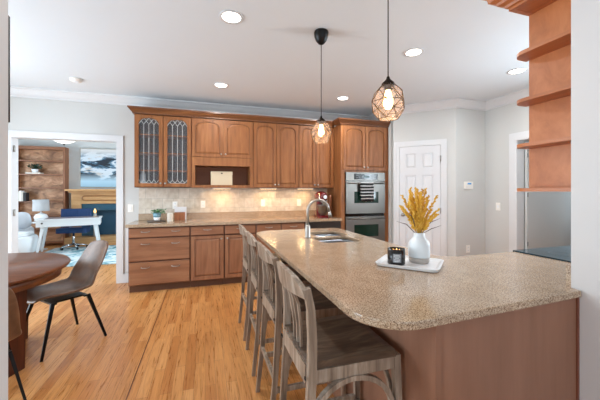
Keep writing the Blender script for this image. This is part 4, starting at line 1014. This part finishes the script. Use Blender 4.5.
# rug
bm = B(); bx(bm, -3.36, -1.0, 6.35, 8.5, .0005, .012); tag(obj('area_rug', bm, M['rug'], None, .003), 'pale teal and white patterned rug under the white desk', 'rug')
# desk
dk = thing('writing_desk', 'white desk with slanted legs standing on the patterned rug', 'desk', (-2.78, 7.9, .012), math.atan2(.26, 1.115))
def dl(x, y, z): return (x, y, z)
DM = Matrix.Translation((-3.34, 7.51, 0)) @ Matrix.Rotation(math.atan2(.26, 1.115), 4, 'Z')
W_, Dp = 1.145, .56
bm = B(); bx(bm, 0, W_, 0, Dp, .735, .762); bm.transform(DM); obj('desktop', bm, M['desk'], dk, .004)
bm = B(); bx(bm, .14, W_-.05, .05, Dp-.05, .7625, .766); bm.transform(DM); obj('desk_pad', bm, M['desktop_dark'], dk)
bm = B(); bx(bm, .02, W_-.02, .015, Dp-.015, .60, .7345); bm.transform(DM); ap = obj('apron', bm, M['desk'], dk, .004)
bm = B(); lathe(bm, [(0, 0), (.014, 0), (.014, .02), (0, .022)], seg=12); bm.transform(DM @ Matrix.Translation((.12, .015, .68)) @ Matrix.Rotation(PI/2, 4, 'X')); obj('knob', bm, M['black'], ap)
for sx, sy in ((0, 0), (1, 0), (0, 1), (1, 1)):
    bm = B(); a = Vector((.12 if not sx else W_-.12, .09 if not sy else Dp-.09, .60)); b = Vector((.03 if not sx else W_-.03, .03 if not sy else Dp-.03, .018)); tube(bm, [b, a], [.024, .040], 4, up=(1, 0, 0)); bm.transform(DM); obj('leg', bm, M['desk'], dk)
# blue office chair
ox, oy = -2.93, 8.32
oc = thing('office_chair', 'navy blue upholstered swivel chair behind the white desk', 'chair', (ox, oy, .012))
bm = B(); rrz(bm, ox-.30, ox+.30, oy-.22, oy+.14, .08, .39, .49); obj('seat', bm, M['navy'], oc, .02)
bm = B(); pr_ = [(-.30, .10), (-.2, .16), (0, .19), (.2, .16), (.30, .10), (.31, .15), (.2, .22), (0, .25), (-.2, .22), (-.31, .15)]; prism(bm, [(ox+a, oy+b) for a, b in pr_], 'z', .50, .93); obj('backrest', bm, M['navy'], oc, .015)
bm = B(); tube(bm, [(ox, oy-.03, .11), (ox, oy-.03, .389)], [.03, .022], 12); obj('gas_post', bm, M['chrome'], oc)
bm = B()
for k in range(5):
    a = 2*PI*k/5+.3; tube(bm, [(ox, oy-.03, .12), (ox+.26*math.cos(a), oy-.03+.26*math.sin(a), .075)], [.022, .012], 8)
obj('star_base', bm, M['chrome'], oc)
for k in range(5):
    a = 2*PI*k/5+.3; c = Vector((ox+.26*math.cos(a), oy-.03+.26*math.sin(a), .04)); bm = B(); q = Vector((-math.sin(a), math.cos(a), 0))*.018; tube(bm, [c-q, c+q], .027, 12); obj('caster', bm, M['black'], oc)
# side table + lamp
sxp, syp = -3.66, 8.42
sxp = xat(41, syp)
stb = thing('side_table', 'small round table under the white lamp beside the bookcase', 'table', (sxp, syp, 0))
bm = B(); lathe(bm, [(0, .62), (.17, .62), (.17, .645), (0, .645)], (sxp, syp, 0), 32); obj('top', bm, M['desk'], stb)
bm = B(); lathe(bm, [(0, 0), (.12, 0), (.12, .015), (.02, .03), (.02, .619), (0, .6195)], (sxp, syp, 0), 24); obj('pedestal', bm, M['desk'], stb)
lm = thing('table_lamp', 'white table lamp with grey drum shade in front of the bookcase', 'lamp', (sxp, syp, .646))
bm = B(); lathe(bm, [(0, 0), (.07, 0), (.07, .02), (.12, .06), (.13, .11), (.10, .17), (.03, .20), (.012, .22), (.012, .28), (0, .28)], (sxp, syp, .646), 28); obj('base', bm, M['white'], lm)
bm = B(); lathe(bm, [(.155, .25), (.145, .51), (.14, .51), (.15, .25)], (sxp, syp, .646), 36, ring=True); lathe(bm, [(0, .45), (.139, .45), (.139, .455), (0, .455)], (sxp, syp, .646), 24); obj('lamp_shade', bm, M['linen'], lm)
# armchair
ax_, ay_ = -3.82, 7.70
ac = thing('armchair', 'white rounded armchair seen at the left of the doorway', 'armchair', (ax_, ay_, 0))
bm = B(); lathe(bm, [(0, .06), (.38, .06), (.42, .10), (.43, .38), (.40, .42), (0, .42)], (ax_, ay_, 0), 48); obj('base', bm, M['sofa'], ac)
bm = B(); lathe(bm, [(0, .421), (.34, .421), (.37, .45), (.34, .50), (0, .51)], (ax_-.0, ay_, 0), 40); obj('seat_cushion', bm, M['sofa'], ac)
bm = B(); R = []
for i in range(25):
    a = math.radians(60+220*i/24); h = .55+.22*math.sin(PI*i/24)**.8
    R.append([bm.verts.new((ax_+r*math.cos(a), ay_+r*math.sin(a), z)) for r, z in ((.375, .421), (.375, h-.02), (.39, h), (.43, h), (.45, h-.03), (.45, .30), (.432, .30), (.432, .40))])
for a, b in zip(R, R[1:]):
    for k in range(8): bm.faces.new([a[k], a[(k+1) % 8], b[(k+1) % 8], b[k]]).smooth = True
bm.faces.new(R[0][::-1]); bm.faces.new(R[-1]); obj('backrest', bm, M['sofa'], ac)
bm = B(); lathe(bm, [(0, 0), (.30, 0), (.30, .058), (0, .058)], (ax_, ay_, 0), 30); obj('plinth', bm, M['blackmetal'], ac)
bm = B(); bmesh.ops.create_uvsphere(bm, u_segments=20, v_segments=12, radius=1); 
for v in bm.verts:
    x, y, z = v.co; s = lambda q: math.copysign(abs(q)**.6, q); v.co = (s(x)*.21, y*.075, s(z)*.19)
bm.transform(Matrix.Translation((ax_+.05, ay_+.16, .72)) @ Matrix.Rotation(.25, 4, 'X') @ Matrix.Rotation(.3, 4, 'Z')); tag(obj('throw_pillow', bm, M['pillow'], None, 0, smooth=True), 'grey cushion leaning in the white armchair', 'pillow')
